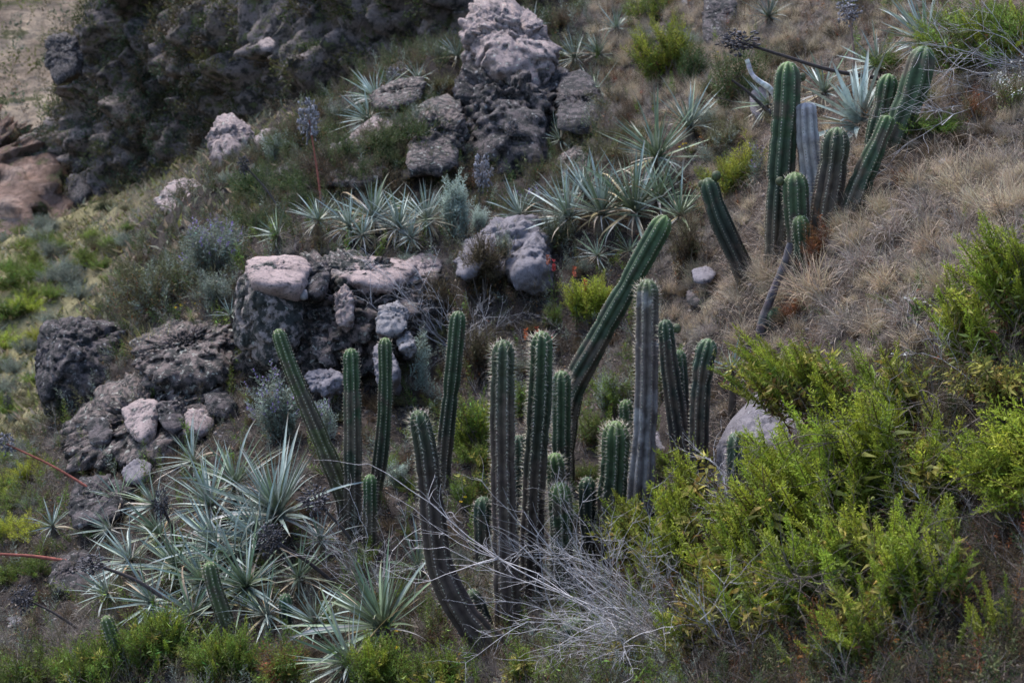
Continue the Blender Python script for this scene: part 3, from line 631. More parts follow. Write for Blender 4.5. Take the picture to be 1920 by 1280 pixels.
# ------------------------------------------------------------------ cacti
def cactus(pix, w, label, base_d=None, ribs=8, style="green", spine=1.0, fruit=(), brown=0.55, name="column_cactus", dome=1.2, Y=None, tipc=None):
    """pix: axis from the tip down to the root as photo points; w: width in pixels at tip, root"""
    bx, by = pix[-1]
    root = G(bx, by) if base_d is None else P(bx, by, base_d)
    Yr = root[1] if Y is None else Y
    pts = [PY(x, y, Yr) for x, y in pix]
    low = pts[-1].copy(); g = gz(low[0], low[1])
    if g < low[2] - 0.02: low[2] = g - 0.06; pts.append(low)
    else: pts[-1] = pts[-1] - np.array([0, 0, 0.06])
    pts = np.array(pts[::-1])                                        # root first
    length = np.linalg.norm(np.diff(pts, axis=0), axis=1).sum()
    R1, R0 = m_of(w[0], pts[-1]) * 0.54, m_of(w[1], pts[0]) * 0.54
    n = int(np.clip(length / 0.0115, 30, 140))
    ax = spline(pts, n); org = pts[0].copy(); ax = ax - org
    s = np.linspace(0, length, n); left = length - s                 # distance from the tip
    R = R0 + (R1 - R0) * (s / length)
    R = R * (1 + 0.035 * np.sin(s / 0.17 + org[0] * 9) + 0.02 * np.sin(s / 0.06 + org[1] * 5))
    rg = np.random.default_rng(int(abs(org[0] * 1000)) + 7)
    for s0 in rg.uniform(0.12, max(length, 0.3), int(2 + length * 3)):
        R = R * (1 - rg.uniform(0.03, 0.10) * np.exp(-((left - s0) / rg.uniform(0.015, 0.05)) ** 2))
    x = np.clip(left / (R1 * dome * 1.15), 0, 1); R = R * np.sqrt(np.clip(1 - (1 - x) ** 2, 0.0012, 1))
    t = nrm(np.gradient(ax, axis=0)); a = nrm(np.cross(t, [0.2, 0.1, 1.0]) + np.cross(t, [1.0, 0.3, 0.0]) * 0.6); b = np.cross(t, a)
    m = ribs * 6 if n > 60 else ribs * 5; th = np.arange(m) * 2 * math.pi / m
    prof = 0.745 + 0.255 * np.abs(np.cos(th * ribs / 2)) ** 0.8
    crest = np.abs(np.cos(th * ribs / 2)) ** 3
    sp_ = 0.021
    notch = 1 - 0.045 * crest[None] * (0.5 + 0.5 * np.cos(2 * math.pi * left[:, None] / sp_)) ** 2
    rr = R[:, None] * prof[None] * notch
    V = ax[:, None] + rr[..., None] * (np.cos(th)[None, :, None] * a[:, None] + np.sin(th)[None, :, None] * b[:, None])
    i = np.arange(n - 1)[:, None] * m; j = np.arange(m)[None]; j2 = (j + 1) % m
    Fc = np.stack([i + j, i + j2, i + m + j2, i + m + j], -1).reshape(-1, 4)
    C1 = {"green": ((0.115, 0.18, 0.055), (0.046, 0.082, 0.036), (0.026, 0.040, 0.023), (0.055, 0.041, 0.033)),
          "olive": ((0.12, 0.17, 0.06), (0.07, 0.105, 0.045), (0.09, 0.10, 0.045), (0.13, 0.125, 0.06)),
          "brown": ((0.10, 0.165, 0.05), (0.040, 0.055, 0.03), (0.055, 0.04, 0.032), (0.115, 0.085, 0.075)),
          "grey": ((0.10, 0.14, 0.06), (0.10, 0.085, 0.06), (0.17, 0.14, 0.13), (0.17, 0.155, 0.155)),
          "dead": ((0.40, 0.38, 0.40), (0.38, 0.36, 0.39), (0.42, 0.39, 0.38), (0.36, 0.33, 0.34)),
          "dark": ((0.07, 0.12, 0.05), (0.032, 0.055, 0.035), (0.025, 0.034, 0.027), (0.036, 0.03, 0.028))}[style]
    C1 = np.array(C1)
    q = np.clip(left / length, 0, 1); wob = fbm(np.column_stack([s * 4, s * 0 + org[0], s * 0]), 3, 5) * 0.08
    kx = [0, 0.10 / max(length, 0.3), max(brown * 0.8, 0.2), min(1.0, brown * 0.8 + 0.35)]
    cl = np.column_stack([np.interp(q + wob, kx, C1[:, k]) for k in range(3)])
    cr = np.where(style in ("dead",), 1.0, 1.0)
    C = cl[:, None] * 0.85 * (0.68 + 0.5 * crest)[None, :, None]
    if style not in ("dead",): C = C + (crest * 0.018)[None, :, None]
    pw_ = V.reshape(-1, 3) + org; patch = fbm(pw_ * 7.0, 4, 63) + 0.5 * fbm(pw_ * 22.0, 3, 65)
    amt = np.clip((patch.reshape(n, m) + (q[:, None] - 0.45) * 0.6 + 0.03) * 4.0, 0, 0.85) * np.clip(left / 0.12, 0, 1)[:, None]
    scar = np.array([0.30, 0.29, 0.30]) if style in ("dead", "grey") else np.array([0.085, 0.066, 0.052])
    C = C * (1 - amt[..., None]) + scar * (0.7 + 0.5 * crest)[None, :, None] * amt[..., None]
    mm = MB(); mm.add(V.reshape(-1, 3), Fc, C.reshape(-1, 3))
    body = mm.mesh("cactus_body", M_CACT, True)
    rt = thing(name, label, "cactus", org)
    part("body", body, rt)
    # areoles and spines along the crests
    sm = MB(); k0 = np.arange(0.5, length / sp_ - 1)
    for rb in range(ribs):
        la = k0 * sp_ + (rb % 2) * sp_ * 0.5; la = la[(la > 0.006) & (la < length - 0.02)]
        if len(la) == 0: continue
        ii = np.interp(length - la, s, np.arange(n)); lo = np.clip(ii.astype(int), 0, n - 2); f = (ii - lo)[:, None]
        ang = rb * 2 * math.pi / ribs
        cpt = ax[lo] * (1 - f) + ax[lo + 1] * f; Rl = np.interp(length - la, s, R)[:, None]
        o_ = math.cos(ang) * a[lo] + math.sin(ang) * b[lo]; tt = t[lo]
        tipw = np.clip(1 - la / (R1 * 2.2), 0, 1)[:, None]
        pos = cpt + o_ * Rl * 0.985
        od = nrm(o_ * (1 - 0.75 * tipw ** 2) + tt * tipw ** 2 * 1.1)
        # pale felt tuft
        ac = np.array([0.30, 0.27, 0.22]) if style not in ("dark",) else np.array([0.19, 0.17, 0.14])
        if style == "dead": ac = np.array([0.22, 0.2, 0.2])
        nA = len(pos); sd_ = nrm(np.cross(od, tt)); up_ = np.cross(sd_, od); h = 0.0042
        tv = np.stack([pos + od * 0.0035, pos + sd_ * h, pos + up_ * h * 1.3, pos - sd_ * h, pos - up_ * h * 1.3], 1).reshape(-1, 3)
        ff = np.array([[0, 1, 2], [0, 2, 3], [0, 3, 4], [0, 4, 1]])
        sm.add(tv, (np.arange(nA)[:, None, None] * 5 + ff[None]).reshape(-1, 3), np.repeat(jit(ac, nA, 0.25), 5, 0))
        ns = 6 if spine > 0.9 else 4
        for k in range(ns):
            dd = nrm(od + rng.normal(0, 0.55, (nA, 3)) - tt * rng.uniform(-0.1, 0.45, (nA, 1)))
            L = (0.013 + 0.013 * rng.random((nA, 1))) * spine * (1 + 0.9 * np.clip(1 - la / 0.25, 0, 1)[:, None])
            L = L * np.clip(0.25 + la / 0.05, 0.25, 1)[:, None]
            keep = rng.random(nA) < (0.85 if spine > 0.9 else 0.55) * np.where(la < 0.45, 1, 0.55)
            p0, d0, L0 = pos[keep], dd[keep], L[keep]
            if len(p0) == 0: continue
            e1 = perp(d0) * 0.0010; e2 = np.cross(d0, e1)
            tv = np.stack([p0 + e1, p0 - e1 * 0.5 + e2 * 0.87, p0 - e1 * 0.5 - e2 * 0.87, p0 + d0 * L0], 1).reshape(-1, 3)
            ff = np.array([[0, 1, 3], [1, 2, 3], [2, 0, 3]])
            sm.add(tv, (np.arange(len(p0))[:, None, None] * 4 + ff[None]).reshape(-1, 3), np.repeat(jit((0.42, 0.38, 0.31), len(p0), 0.3), 4, 0))
    part("spines", sm.mesh("spines", M_SPINE), rt, None, "stuff")
    for (fx, fy, fr) in fruit:
        p = PY(fx, fy, Yr) - org; r = m_of(fr, pts[-1])
        dirs, fc = ico(3); V = dirs * (r * (1 + 0.06 * vnoise(dirs * 5, 3)))[:, None] * np.array([1, 1, 1.1])
        fm = MB(); fm.add(V, fc, jit((0.05, 0.06, 0.03), len(V), 0.3) if style != "x" else 0)
        part("fruit", fm.mesh("fruit", M_CACT, True), rt, mat4(np.eye(3), p))
    return rt

cactus([(519,616),(545,690),(598,815),(640,920),(662,1000)], (25,38), "slim olive-green cactus leaning left in front of the rock ledge", 9.0, 8, "olive", 0.5, (), 0.6)
cactus([(658,652),(661,800),(661,1005)], (31,33), "straight slim green cactus right beside the leaning olive one", 8.9, 8, "green", 0.7, (), 0.7)
cactus([(722,632),(722,750),(713,860),(690,985)], (26,28), "slim green cactus curving at its foot, right of the straight slim one", 9.1, 8, "green", 0.6, (), 0.7)
cactus([(694,888),(694,960),(692,1040)], (25,27), "short young cactus at the feet of the slim cacti", 8.6, 8, "green", 0.6, (), 0.9)
cactus([(782,768),(798,850),(812,980),(826,1065),(868,1150),(925,1215),(985,1262)], (36,64), "bent brown cactus with a green tip, curving out from its root", 7.35, 7, "brown", 1.2, (), 0.3)
cactus([(860,582),(850,690),(836,820),(826,920)], (30,32), "slim green cactus standing alone before the dark brush", 9.3, 8, "green", 0.7, (), 0.75)
cactus([(944,636),(942,790),(946,980),(957,1200)], (42,52), "tall brownish cactus with bristly pale green crown", 7.65, 8, "brown", 1.3, (), 0.42)
cactus([(1017,620),(1012,750),(1002,900),(992,1150)], (42,46), "tall bristly cactus, green in its upper half, beside the brownish one", 7.85, 8, "green", 1.4, (), 0.38)
cactus([(1053,694),(1053,790),(1052,905)], (34,36), "medium cactus tucked behind the tall bristly pair", 8.5, 8, "green", 1.1, (), 0.6)
cactus([(972,815),(974,920),(980,1100)], (30,34), "dark cactus hidden between the two tall bristly ones", 8.2, 8, "dark", 1.0, (), 0.4)
cactus([(1250,404),(1192,508),(1134,612),(1082,712),(1060,800),(1054,900)], (40,46), "long cactus leaning far to the right across the slope", 8.9, 7, "green", 0.5, (), 0.8)
cactus([(1214,523),(1213,640),(1210,780),(1198,960)], (40,50), "grey corky cactus with a green bristly tip", 8.3, 8, "grey", 1.2, (), 0.33)
cactus([(1247,598),(1256,690),(1276,830),(1302,960)], (28,46), "dark old cactus leaning behind the grey corky one", 8.0, 8, "dark", 0.9, ((1268,616,9),), 0.3)
cactus([(1272,655),(1278,740),(1290,900)], (26,32), "dark thin cactus behind the dark old one", 8.3, 8, "dark", 0.9, (), 0.4)
cactus([(1330,634),(1318,690),(1311,780),(1310,930)], (38,34), "dark cactus with hooked green top beside the violet-grey boulder", 7.6, 8, "dark", 0.7, (), 0.3)
cactus([(1155,788),(1152,870),(1144,970)], (50,48), "stout green young cactus in front of the grey corky one", 7.9, 9, "green", 1.3, (), 0.8)
cactus([(1049,903),(1052,960),(1054,1040)], (42,42), "short bristly round-topped cactus at the foot of the tall pair", 7.6, 9, "green", 1.5, (), 0.9)
cactus([(1040,848),(1043,900),(1048,1000)], (34,36), "short green cactus just behind the bristly round-topped one", 7.9, 8, "green", 1.1, (), 0.9)
cactus([(1173,748),(1176,800),(1180,900)], (26,30), "small green cactus half hidden behind the stout young one", 8.6, 8, "green", 0.9, (), 0.8)
cactus([(1101,893),(1102,940),(1104,1000)], (32,32), "small dark cactus left of the stout young one", 8.0, 8, "dark", 0.9, (), 0.5)
cactus([(1092,1160),(1062,1195),(1048,1240),(1046,1300)], (36,50), "curved dark cactus stump under the bare grey twigs", 6.9, 7, "dark", 0.4, (), 0.5)
cactus([(906,930),(905,970),(906,1040)], (32,32), "small grey-green cactus by yellow flowers left of the tall pair", 8.5, 8, "dark", 0.8, (), 0.8)
cactus([(391,1052),(402,1100),(424,1168)], (24,34), "small leaning cactus among the spiky rosettes", 7.9, 8, "olive", 0.5, (), 0.7)
cactus([(196,1153),(206,1180),(222,1230)], (22,28), "tiny pale green cactus above the low green herbs", 7.8, 8, "olive", 0.5, (), 0.9)
cactus([(536,1112),(536,1145),(538,1190)], (24,28), "tiny dark cactus beside the drooping rosette", 7.9, 8, "dark", 0.6, (), 0.6)
cactus([(880,1105),(900,1150),(925,1225)], (28,40), "dark side arm at the root of the bent brown cactus", 7.55, 7, "dark", 0.7, (), 0.4)
# the upper group
cactus([(1478,115),(1474,200),(1465,310),(1456,460)], (50,46), "tallest green cactus of the upper group, upright", 9.4, 8, "green", 0.6, ((1503,145,8),), 0.8)
cactus([(1510,192),(1514,260),(1524,340),(1532,440)], (40,50), "dead white-grey cactus column in the upper group", 9.35, 8, "dead", 0.2, (), 0.5, "column_cactus", 0.35)
cactus([(1570,238),(1562,310),(1548,390),(1534,470)], (50,52), "bristly green cactus with rusty brown foot in the upper group", 9.1, 8, "brown", 1.1, (), 0.5)
cactus([(1736,86),(1712,170),(1670,270),(1622,370),(1590,430)], (48,66), "thick green cactus leaning right at the end of the upper group", 9.3, 7, "green", 0.5, (), 0.8)
cactus([(1668,138),(1656,200),(1640,270),(1622,400)], (36,38), "green cactus standing behind the thick leaning one", 9.6, 8, "green", 0.6, (), 0.8)
cactus([(1668,217),(1650,260),(1620,330),(1585,415)], (28,52), "broken-topped cactus leaning in front of the thick leaning one", 9.0, 7, "green", 0.4, (), 0.9, "column_cactus", 0.4)
cactus([(1490,322),(1492,370),(1496,460)], (46,44), "young ribbed cactus in front of the dead white one", 9.05, 9, "green", 0.8, ((1462,340,8),), 0.9)
cactus([(1500,403),(1502,430),(1504,480)], (34,34), "low round cactus bud below the young ribbed one", 8.95, 8, "green", 0.6, (), 0.9)
cactus([(1325,333),(1345,400),(1382,480),(1428,560)], (34,46), "dark cactus arm drooping left with round fruits at its tip", 9.7, 7, "dark", 0.4, ((1343,330,9),(1316,345,7)), 0.5)
cactus([(1386,808),(1383,850),(1380,940)], (42,44), "dark cactus stub in front of the violet-grey boulder", 7.0, 8, "dark", 0.6, (), 0.5)
cactus([(1450,575),(1452,620),(1458,680)], (46,54), "black old cactus stump under the overhanging dry grass", 8.9, 8, "dark", 0.3, (), 0.3, "cactus_stump", 0.6)

# dead grey trunk leaning between the cacti of the upper group
def trunk(pix, w, label, Y, col, name="fallen_log", down=True):
    pts = np.array([PY(x, y, Y) for x, y in pix][::-1]); g = gz(pts[0][0], pts[0][1])
    if g < pts[0][2] and down: pts = np.vstack([[pts[0][0], pts[0][1], g - 0.05], pts])
    org = pts[0].copy(); ax = spline(pts - org, 24); r = np.linspace(m_of(w[1], pts[0]), m_of(w[0], pts[0]), 24) / 2
    ax += fbm(ax * 6, 2, 3)[:, None] * 0.01
    mm = MB(); tube(mm, ax, r * (1 + 0.35 * fbm(ax * 14, 2, 9)), jit(col, 24, 0.2), 9)
    o = part(name, mm.mesh(name, M_WOOD, True), None, mat4(np.eye(3), org)); return tag(o, label, "log")
trunk([(1482,455),(1468,500),(1445,560),(1425,625)], (11,19), "grey dead trunk slanting down from the upper cactus group", G(1440, 600)[1] - 0.05, (0.11, 0.10, 0.11))
trunk([(1400,112),(1412,140),(1440,165),(1452,185)], (8,10), "bleached curved dead branch beside the tallest upper cactus", 9.45, (0.42, 0.41, 0.42), "dead_branch", False)

# ------------------------------------------------------------------ spiky rosettes
def leaf_mb(bend, width, c0, c1, tip, twist=0.0, segs=7, curl=0.0):
    """one stiff channelled leaf of unit length along +Z, bending towards +X"""
    m = MB(); rows = []; cols = []
    for k in range(segs + 1):
        t = k / segs; ang = bend * t * t * 0.5 + curl * max(0, t - 0.55) ** 2 * 8
        rows.append(t); cols.append(ang)
    pos = [np.zeros(3)]; dirv = []
    for k in range(segs + 1):
        a_ = cols[k]; dirv.append(np.array([math.sin(a_), 0, math.cos(a_)]))
        if k < segs: pos.append(pos[-1] + dirv[-1] / segs)
    V = []; C = []
    for k in range(segs + 1):
        t = k / segs; w = width * 0.5 * (1.0 if t < 0.12 else (1 - (t - 0.12) / 0.88) ** 0.75) + 0.0006
        d = dirv[k]; nx = np.array([math.cos(cols[k]), 0, -math.sin(cols[k])])
        tw = twist * t; yv = np.array([0, math.cos(tw), 0]) + nx * math.sin(tw)
        fold = w * 0.55
        V += [pos[k] + yv * w - nx * fold, pos[k], pos[k] - yv * w - nx * fold]
        c = np.array(c0) * (1 - t) + np.array(c1) * t
        if t > 0.8: c = c * (1 - (t - 0.8) / 0.2) + np.array(tip) * ((t - 0.8) / 0.2)
        C += [c * 0.92, c * 1.06, c * 0.92]
    Fc = []
    for k in range(segs):
        for j in (0, 1): Fc.append([3 * k + j, 3 * k + j + 1, 3 * k + j + 4, 3 * k + j + 3])
    m.add(np.array(V), np.array(Fc), np.array(C)); return m
TIP = (0.20, 0.14, 0.10)
SILVER = [leaf_mb(b, w, (0.240, 0.288, 0.248), c, TIP, tw) for b, w, c, tw in
          [(0.15, 0.052, (0.264, 0.320, 0.304), 0.2), (0.5, 0.047, (0.216, 0.280, 0.264), -0.3), (0.9, 0.05, (0.288, 0.336, 0.336), 0.5), (-0.2, 0.045, (0.192, 0.256, 0.232), 0.1), (1.4, 0.05, (0.240, 0.288, 0.272), -0.4), (0.3, 0.06, (0.320, 0.360, 0.360), 0.8)]]
GREEN = [leaf_mb(b, w, (0.176, 0.224, 0.136), c, TIP, tw) for b, w, c, tw in
         [(0.15, 0.05, (0.128, 0.192, 0.120), 0.2), (0.5, 0.045, (0.160, 0.224, 0.160), -0.3), (0.9, 0.05, (0.112, 0.168, 0.096), 0.5), (-0.2, 0.045, (0.200, 0.256, 0.208), 0.1), (1.4, 0.05, (0.136, 0.184, 0.096), -0.4), (0.3, 0.05, (0.224, 0.280, 0.248), 0.8)]]
DEAD = [leaf_mb(b, w, c0, c, (0.16, 0.11, 0.07), tw, 8, cu) for b, w, c0, c, tw, cu in
        [(1.2, 0.05, (0.34, 0.27, 0.17), (0.36, 0.26, 0.13), 1.0, 0.8), (2.2, 0.045, (0.38, 0.33, 0.26), (0.30, 0.20, 0.10), -1.2, 1.6), (0.8, 0.04, (0.45, 0.42, 0.38), (0.42, 0.34, 0.24), 0.6, 0.5), (2.8, 0.05, (0.42, 0.40, 0.38), (0.40, 0.38, 0.35), 0.8, 0.2)]]
BROAD = [leaf_mb(b, w, (0.34, 0.41, 0.38), c, TIP, tw) for b, w, c, tw in
         [(0.2, 0.12, (0.36, 0.43, 0.42), 0.1), (0.6, 0.13, (0.31, 0.39, 0.37), -0.2), (-0.2, 0.11, (0.40, 0.46, 0.45), 0.1), (1.0, 0.12, (0.28, 0.35, 0.33), 0.3)]]
LEAVES = {}
for key, ms in (("silver", SILVER), ("green", GREEN), ("dead", DEAD), ("broad", BROAD)):
    LEAVES[key] = [m.mesh(key + "_leaf", M_PUYA, True) for m in ms]
LEAF_MB = {"silver": SILVER, "green": GREEN, "dead": DEAD, "broad": BROAD}

def rosette(px, py, R, n, lean, label, group, style="silver", dead=0.12, spread=(0.1, 1.45), single=True, d=None, fan=1.0, height=0.35):
    """px,py: heart of the rosette; R: leaf length in pixels; lean: axis (right, up, towards camera)"""
    p = G(px, py + R * height) if d is None else P(px, py, d)
    D_ = depth_of(p); heart = P(px, py, D_) if d is None else p
    g = gz(heart[0], heart[1])
    if heart[2] < g + 0.02: heart[2] = g + 0.02
    Rm = R * D_ / F
    A = nrm(np.array([lean[0], -lean[2], lean[1]])); Fr = frame(A, None, rng.uniform(0, 6)); T1, T2 = Fr[:, 0], Fr[:, 1]
    base = np.array([heart[0], heart[1], min(g, heart[2])])
    rt = thing("spiky_rosette", label, "rosette plant", base, group)
    h0 = heart - base
    bodies = MB(); nd_ = int(n * dead)
    for k in range(n + nd_):
        isd = k >= n
        f = (k + 0.5) / n if not isd else rng.uniform(0.75, 1.0)
        phi = spread[0] + (spread[1] - spread[0]) * f ** 0.75 + rng.normal(0, 0.16)
        if isd: phi += rng.uniform(0.1, 0.7)
        al = k * 2.39996 + rng.normal(0, 0.45)
        T = math.cos(al) * T1 + math.sin(al) * T2
        dz = math.cos(phi) * A + math.sin(phi) * T; dx = -math.sin(phi) * A + math.cos(phi) * T
        dx = nrm(dx + np.array([0, 0, -0.5]) + rng.normal(0, 0.25, 3))
        Fm = frame(dz, dx)
        st = "dead" if isd else (style if rng.random() < 0.8 else ("green" if style == "silver" else "silver") if style != "broad" else "broad")
        if not isd and f > 0.7 and rng.random() < 0.18: st = "dead"
        v = int(rng.integers(len(LEAVES[st]))); L = Rm * rng.uniform(0.55, 1.2) * (0.8 if f < 0.2 else 1.0) * (0.75 if isd else 1)
        M = mat4(Fm, h0 + (T * 0.03 + A * (1 - f) * 0.08 - A * 0.05) * Rm, np.array([L * (0.85 + 0.3 * rng.random()), L * (0.85 + 0.3 * rng.random()), L]))
        if single: part("dead_leaf" if isd else "leaf", LEAVES[st][v], rt, M)
        else: bodies.join(LEAF_MB[st][v], M, 1 + rng.normal(0, 0.12))
    if not single: part("leaves", bodies.mesh("leaves", M_PUYA, True), rt, None, "stuff")
    # short woody stock with old leaf bases
    cm = MB(); top = h0 + A * 0.02 * Rm; low = np.array([0, 0, -0.08 * Rm - 0.03])
    tube(cm, spline(np.array([low, (low + top) / 2 + [0.01, 0, 0], top]), 6), np.array([0.11, 0.12, 0.12, 0.11, 0.09, 0.03]) * Rm, (0.09, 0.07, 0.055), 8)
    part("stock", cm.mesh("stock", M_WOOD), rt)
    return rt

ros_thicket = "spiky rosettes of the thicket below the thin cacti"
rosette(520, 962, 165, 95, (-0.35, 1, 0.25), "large blue-green rosette fanning up beside the leaning olive cactus", None, "silver", 0.12, (0.05, 1.35))
rosette(492, 1012, 140, 70, (-0.9, 0.5, 0.4), "pale rosette fanning left behind a round black seed head", None, "silver", 0.15)
rosette(462, 1098, 135, 70, (-0.25, 0.75, 0.6), "green rosette with drooping yellowed lower leaves below the black seed head", None, "green", 0.3, (0.1, 1.8))
rosette(286, 1128, 105, 55, (-0.5, 0.6, 0.6), "whitish rosette at the lower left of the thicket", None, "silver", 0.15)
rosette(716, 1172, 190, 60, (-0.5, 1, 0.35), "tall open rosette just left of the bent brown cactus", None, "green", 0.1, (0.05, 1.25))
rosette(655, 1238, 160, 44, (-0.85, 0.5, 0.5), "low rosette spreading left above the green herbs", None, "green", 0.1, (0.1, 1.4))
rosette(98, 985, 62, 26, (0.0, 1, 0.3), "small silver rosette with curled dead tips at the valley edge", None, "silver", 0.4, (0.1, 1.6))
rosette(205, 990, 72, 30, (-0.85, 0.35, 0.3), "silver rosette drooping left off the crumbling rock edge", None, "silver", 0.2)
rosette(362, 862, 85, 30, (-0.5, 0.8, 0.3), "blue-green rosette growing among the rubble rocks", None, "silver", 0.4, (0.1, 1.5))
rosette(785, 1062, 95, 30, (0.2, 1, 0.3), "half hidden rosette behind the bent brown cactus", None, "green", 0.15, (0.05, 1.2))
rosette(225, 935, 70, 24, (-0.1, 1, 0.2), "mostly dead tan rosette where the red stalk rises", None, "green", 1.6, (0.2, 1.3))
RL = iter(["rosette between the dark drooping seed head and the crumbling bank", "rosette just left of the large blue-green fan", "rosette left of the round black seed head", "rosette over the dark stalk at the crumbling bank", "rosette at the small leaning cactus's foot", "rosette tucked behind the large blue-green fan", "rosette beside the dark drooping seed head", "small rosette between the round seed head and the tall open rosette", "rosette touching the small leaning cactus", "rosette left of the tall open one above the herbs", "outermost rosette above the bare earth", "rosette in front of the pale left-fanning one", "rosette below the grey-violet stone", "rosette under the wide black seed head", "rosette between the whitish one and the green herbs", "rosette by the tiny dark cactus"])
for q in [(330,1062,115,50,(-0.5,0.8,0.5)), (395,945,120,55,(-0.45,0.9,0.3)), (405,1020,125,55,(-0.6,0.7,0.4)), (245,1050,100,40,(-0.6,0.7,0.4)), (360,1150,110,45,(-0.4,0.7,0.6)), (440,905,110,45,(-0.4,1,0.2)), (300,1000,95,40,(-0.6,0.8,0.3)), (560,1080,95,36,(0.1,1,0.4)), (380,1090,110,45,(-0.5,0.7,0.5)), (590,1165,100,36,(-0.3,0.9,0.4)), (200,1110,90,36,(-0.8,0.6,0.3)), (440,1045,125,45,(-0.6,0.7,0.5)), (290,945,85,34,(-0.5,0.8,0.3)), (600,1010,80,30,(0.0,0.9,0.4)), (330,1190,90,34,(-0.5,0.6,0.6)), (500,1150,100,40,(-0.4,0.8,0.5))]:
    rosette(*q, next(RL), ros_thicket, "silver" if rng.random() < 0.6 else "green", 0.4)
ros_ter = "spiky rosettes on the terrace above the rock ledge"
rosette(597, 412, 68, 42, (-0.1, 1, 0.3), "terrace rosette with orange dead leaves at the foot of the red-stalked seed head", None, "silver", 0.5, (0.1, 1.6))
RL = iter(["silver terrace rosette next to the one under the red stalk", "tall spiky rosette in the middle of the terrace", "silver terrace rosette with a grey withered skirt", "silver terrace rosette beside the tall silver-blue bush", "low rosette at the front of the terrace above the pink flat top", "low rosette at the front of the terrace near the dark dry brush"])
for q in [(655,422,73,54,(-0.1,1,0.3)), (700,405,91,57,(0.05,1,0.3)), (748,425,80,57,(0.0,1,0.3)), (800,410,87,54,(0.1,1,0.3)), (680,440,58,36,(0.0,1,0.5)), (770,445,58,36,(0.1,1,0.5))]:
    rosette(*q, next(RL), ros_ter, "silver", 1.3, (0.03, 1.45))
rosette(520, 440, 62, 30, (-0.8, 0.6, 0.3), "rosette arching left at the dark end of the terrace", None, "green", 0.2)
ros_mid = "rosettes in the band right of the silver bush"
RL = iter(["small grey rosette behind the split boulder by violet flowers", "rosette right of the rounded grey rock", "rosette in the middle of the band below the big green rosette", "tallest spiky rosette of the band, above the long leaning cactus", "rosette at the end of the band beside the drooping fruited cactus", "rosette directly under the big green one", "rosette behind the rounded grey rock"])
for q in [(975,402,75,43,(-0.5,0.9,0.3)), (1065,405,106,56,(-0.4,1,0.3)), (1128,398,118,62,(0.0,1,0.3)), (1190,392,131,62,(0.0,1,0.3)), (1275,402,93,45,(0.1,1,0.3)), (1235,372,106,51,(0.15,1,0.2)), (1095,358,93,43,(-0.2,1,0.2))]:
    rosette(*q, next(RL), ros_mid, "silver" if rng.random() < 0.5 else "green", 0.2, (0.03, 1.4))
rosette(1232, 292, 120, 67, (-0.2, 0.9, 0.4), "big green rosette with one arching brown leaf on the upper slope", None, "green", 0.25, (0.05, 1.5))
rosette(1292, 235, 98, 52, (0.1, 1, 0.2), "blue-green rosette just above the big green one", None, "silver", 0.1, (0.05, 1.2))
rosette(1050, 262, 62, 28, (-0.8, 0.5, 0.3), "small silver rosette before the dark violet wall", None, "silver", 0.1, single=False)
rosette(705, 182, 72, 52, (-0.5, 0.8, 0.4), "dense rosette beside grey seed heads left of the pinnacle", None, "silver", 0.45, single=False)
rosette(692, 222, 74, 52, (-0.7, 0.3, 0.4), "rosette hanging down left below the dense one", None, "silver", 0.45, (0.1, 1.4), single=False)
rosette(783, 148, 48, 31, (0.2, 1, 0.3), "pale small rosette on the knoll left of the pinnacle", None, "silver", 0.55, single=False)
rosette(858, 105, 57, 33, (-0.3, 1, 0.3), "silver rosette pressed against the pinnacle's side", None, "silver", 0.55, single=False)
rosette(1078, 108, 66, 44, (-0.6, 0.8, 0.3), "rosette leaning left just right of the pinnacle", None, "silver", 0.55, single=False)
rosette(1122, 100, 62, 44, (-0.3, 0.9, 0.4), "rosette beside tan dead leaves right of the pinnacle", None, "green", 0.7, single=False)
rosette(1116, 168, 66, 41, (-0.6, 0.6, 0.4), "blue-green rosette hanging over the dark hollow", None, "silver", 0.55, single=False)
rosette(1155, 52, 57, 36, (0, 1, 0.2), "spiky rosette against the skyline of the upper slope, left of the green bush", None, "silver", 0.55, single=False)
rosette(1000, 48, 50, 31, (-0.2, 1, 0.2), "small pale rosette on top behind the pinnacle", None, "silver", 0.45, single=False)
rosette(1612, 245, 141, 44, (-0.55, 1, 0.3), "silver rosette with broad leaves behind the dead white cactus", None, "broad", 0.15, (0.1, 1.35), d=10.3)
rosette(1545, 172, 93, 44, (-0.2, 1, 0.3), "silver rosette with yellow leaf tips beside the tallest upper cactus", None, "silver", 0.5, (0.1, 1.4))
rosette(1735, 75, 126, 52, (-0.8, 0.8, 0.2), "silver-blue rosette fanning left at the foot of the upper shrub", None, "silver", 0.15, (0.05, 1.1))
rosette(1645, 120, 90, 39, (-0.5, 0.6, 0.4), "tangled half-dead rosette behind the thick leaning cactus", None, "silver", 0.9, (0.2, 1.6))
rosette(1440, 195, 74, 31, (-0.9, 0.4, 0.3), "pale rosette poking out left of the tallest upper cactus", None, "silver", 0.55)
rosette(1442, 30, 62, 44, (0, 1, 0.4), "grey rosette beside the dark upright rock", None, "silver", 0.55, single=False)
rosette(1120, 478, 57, 28, (-0.2, 1, 0.3), "small rosette near the leaning cactus and red flowers", None, "silver", 0.55)
rosette(1180, 470, 60, 28, (0.1, 1, 0.3), "small rosette behind the long leaning cactus", None, "silver", 0.4)
rosette(362, 728, 62, 28, (-0.3, 0.9, 0.4), "small white rosette with yellow flowers below the pinkish rubble rock", None, "silver", 0.45)
rosette(432, 590, 43, 23, (0.0, 0.9, 0.5), "tiny bleached rosette beside the pink-topped block", None, "silver", 0.5)
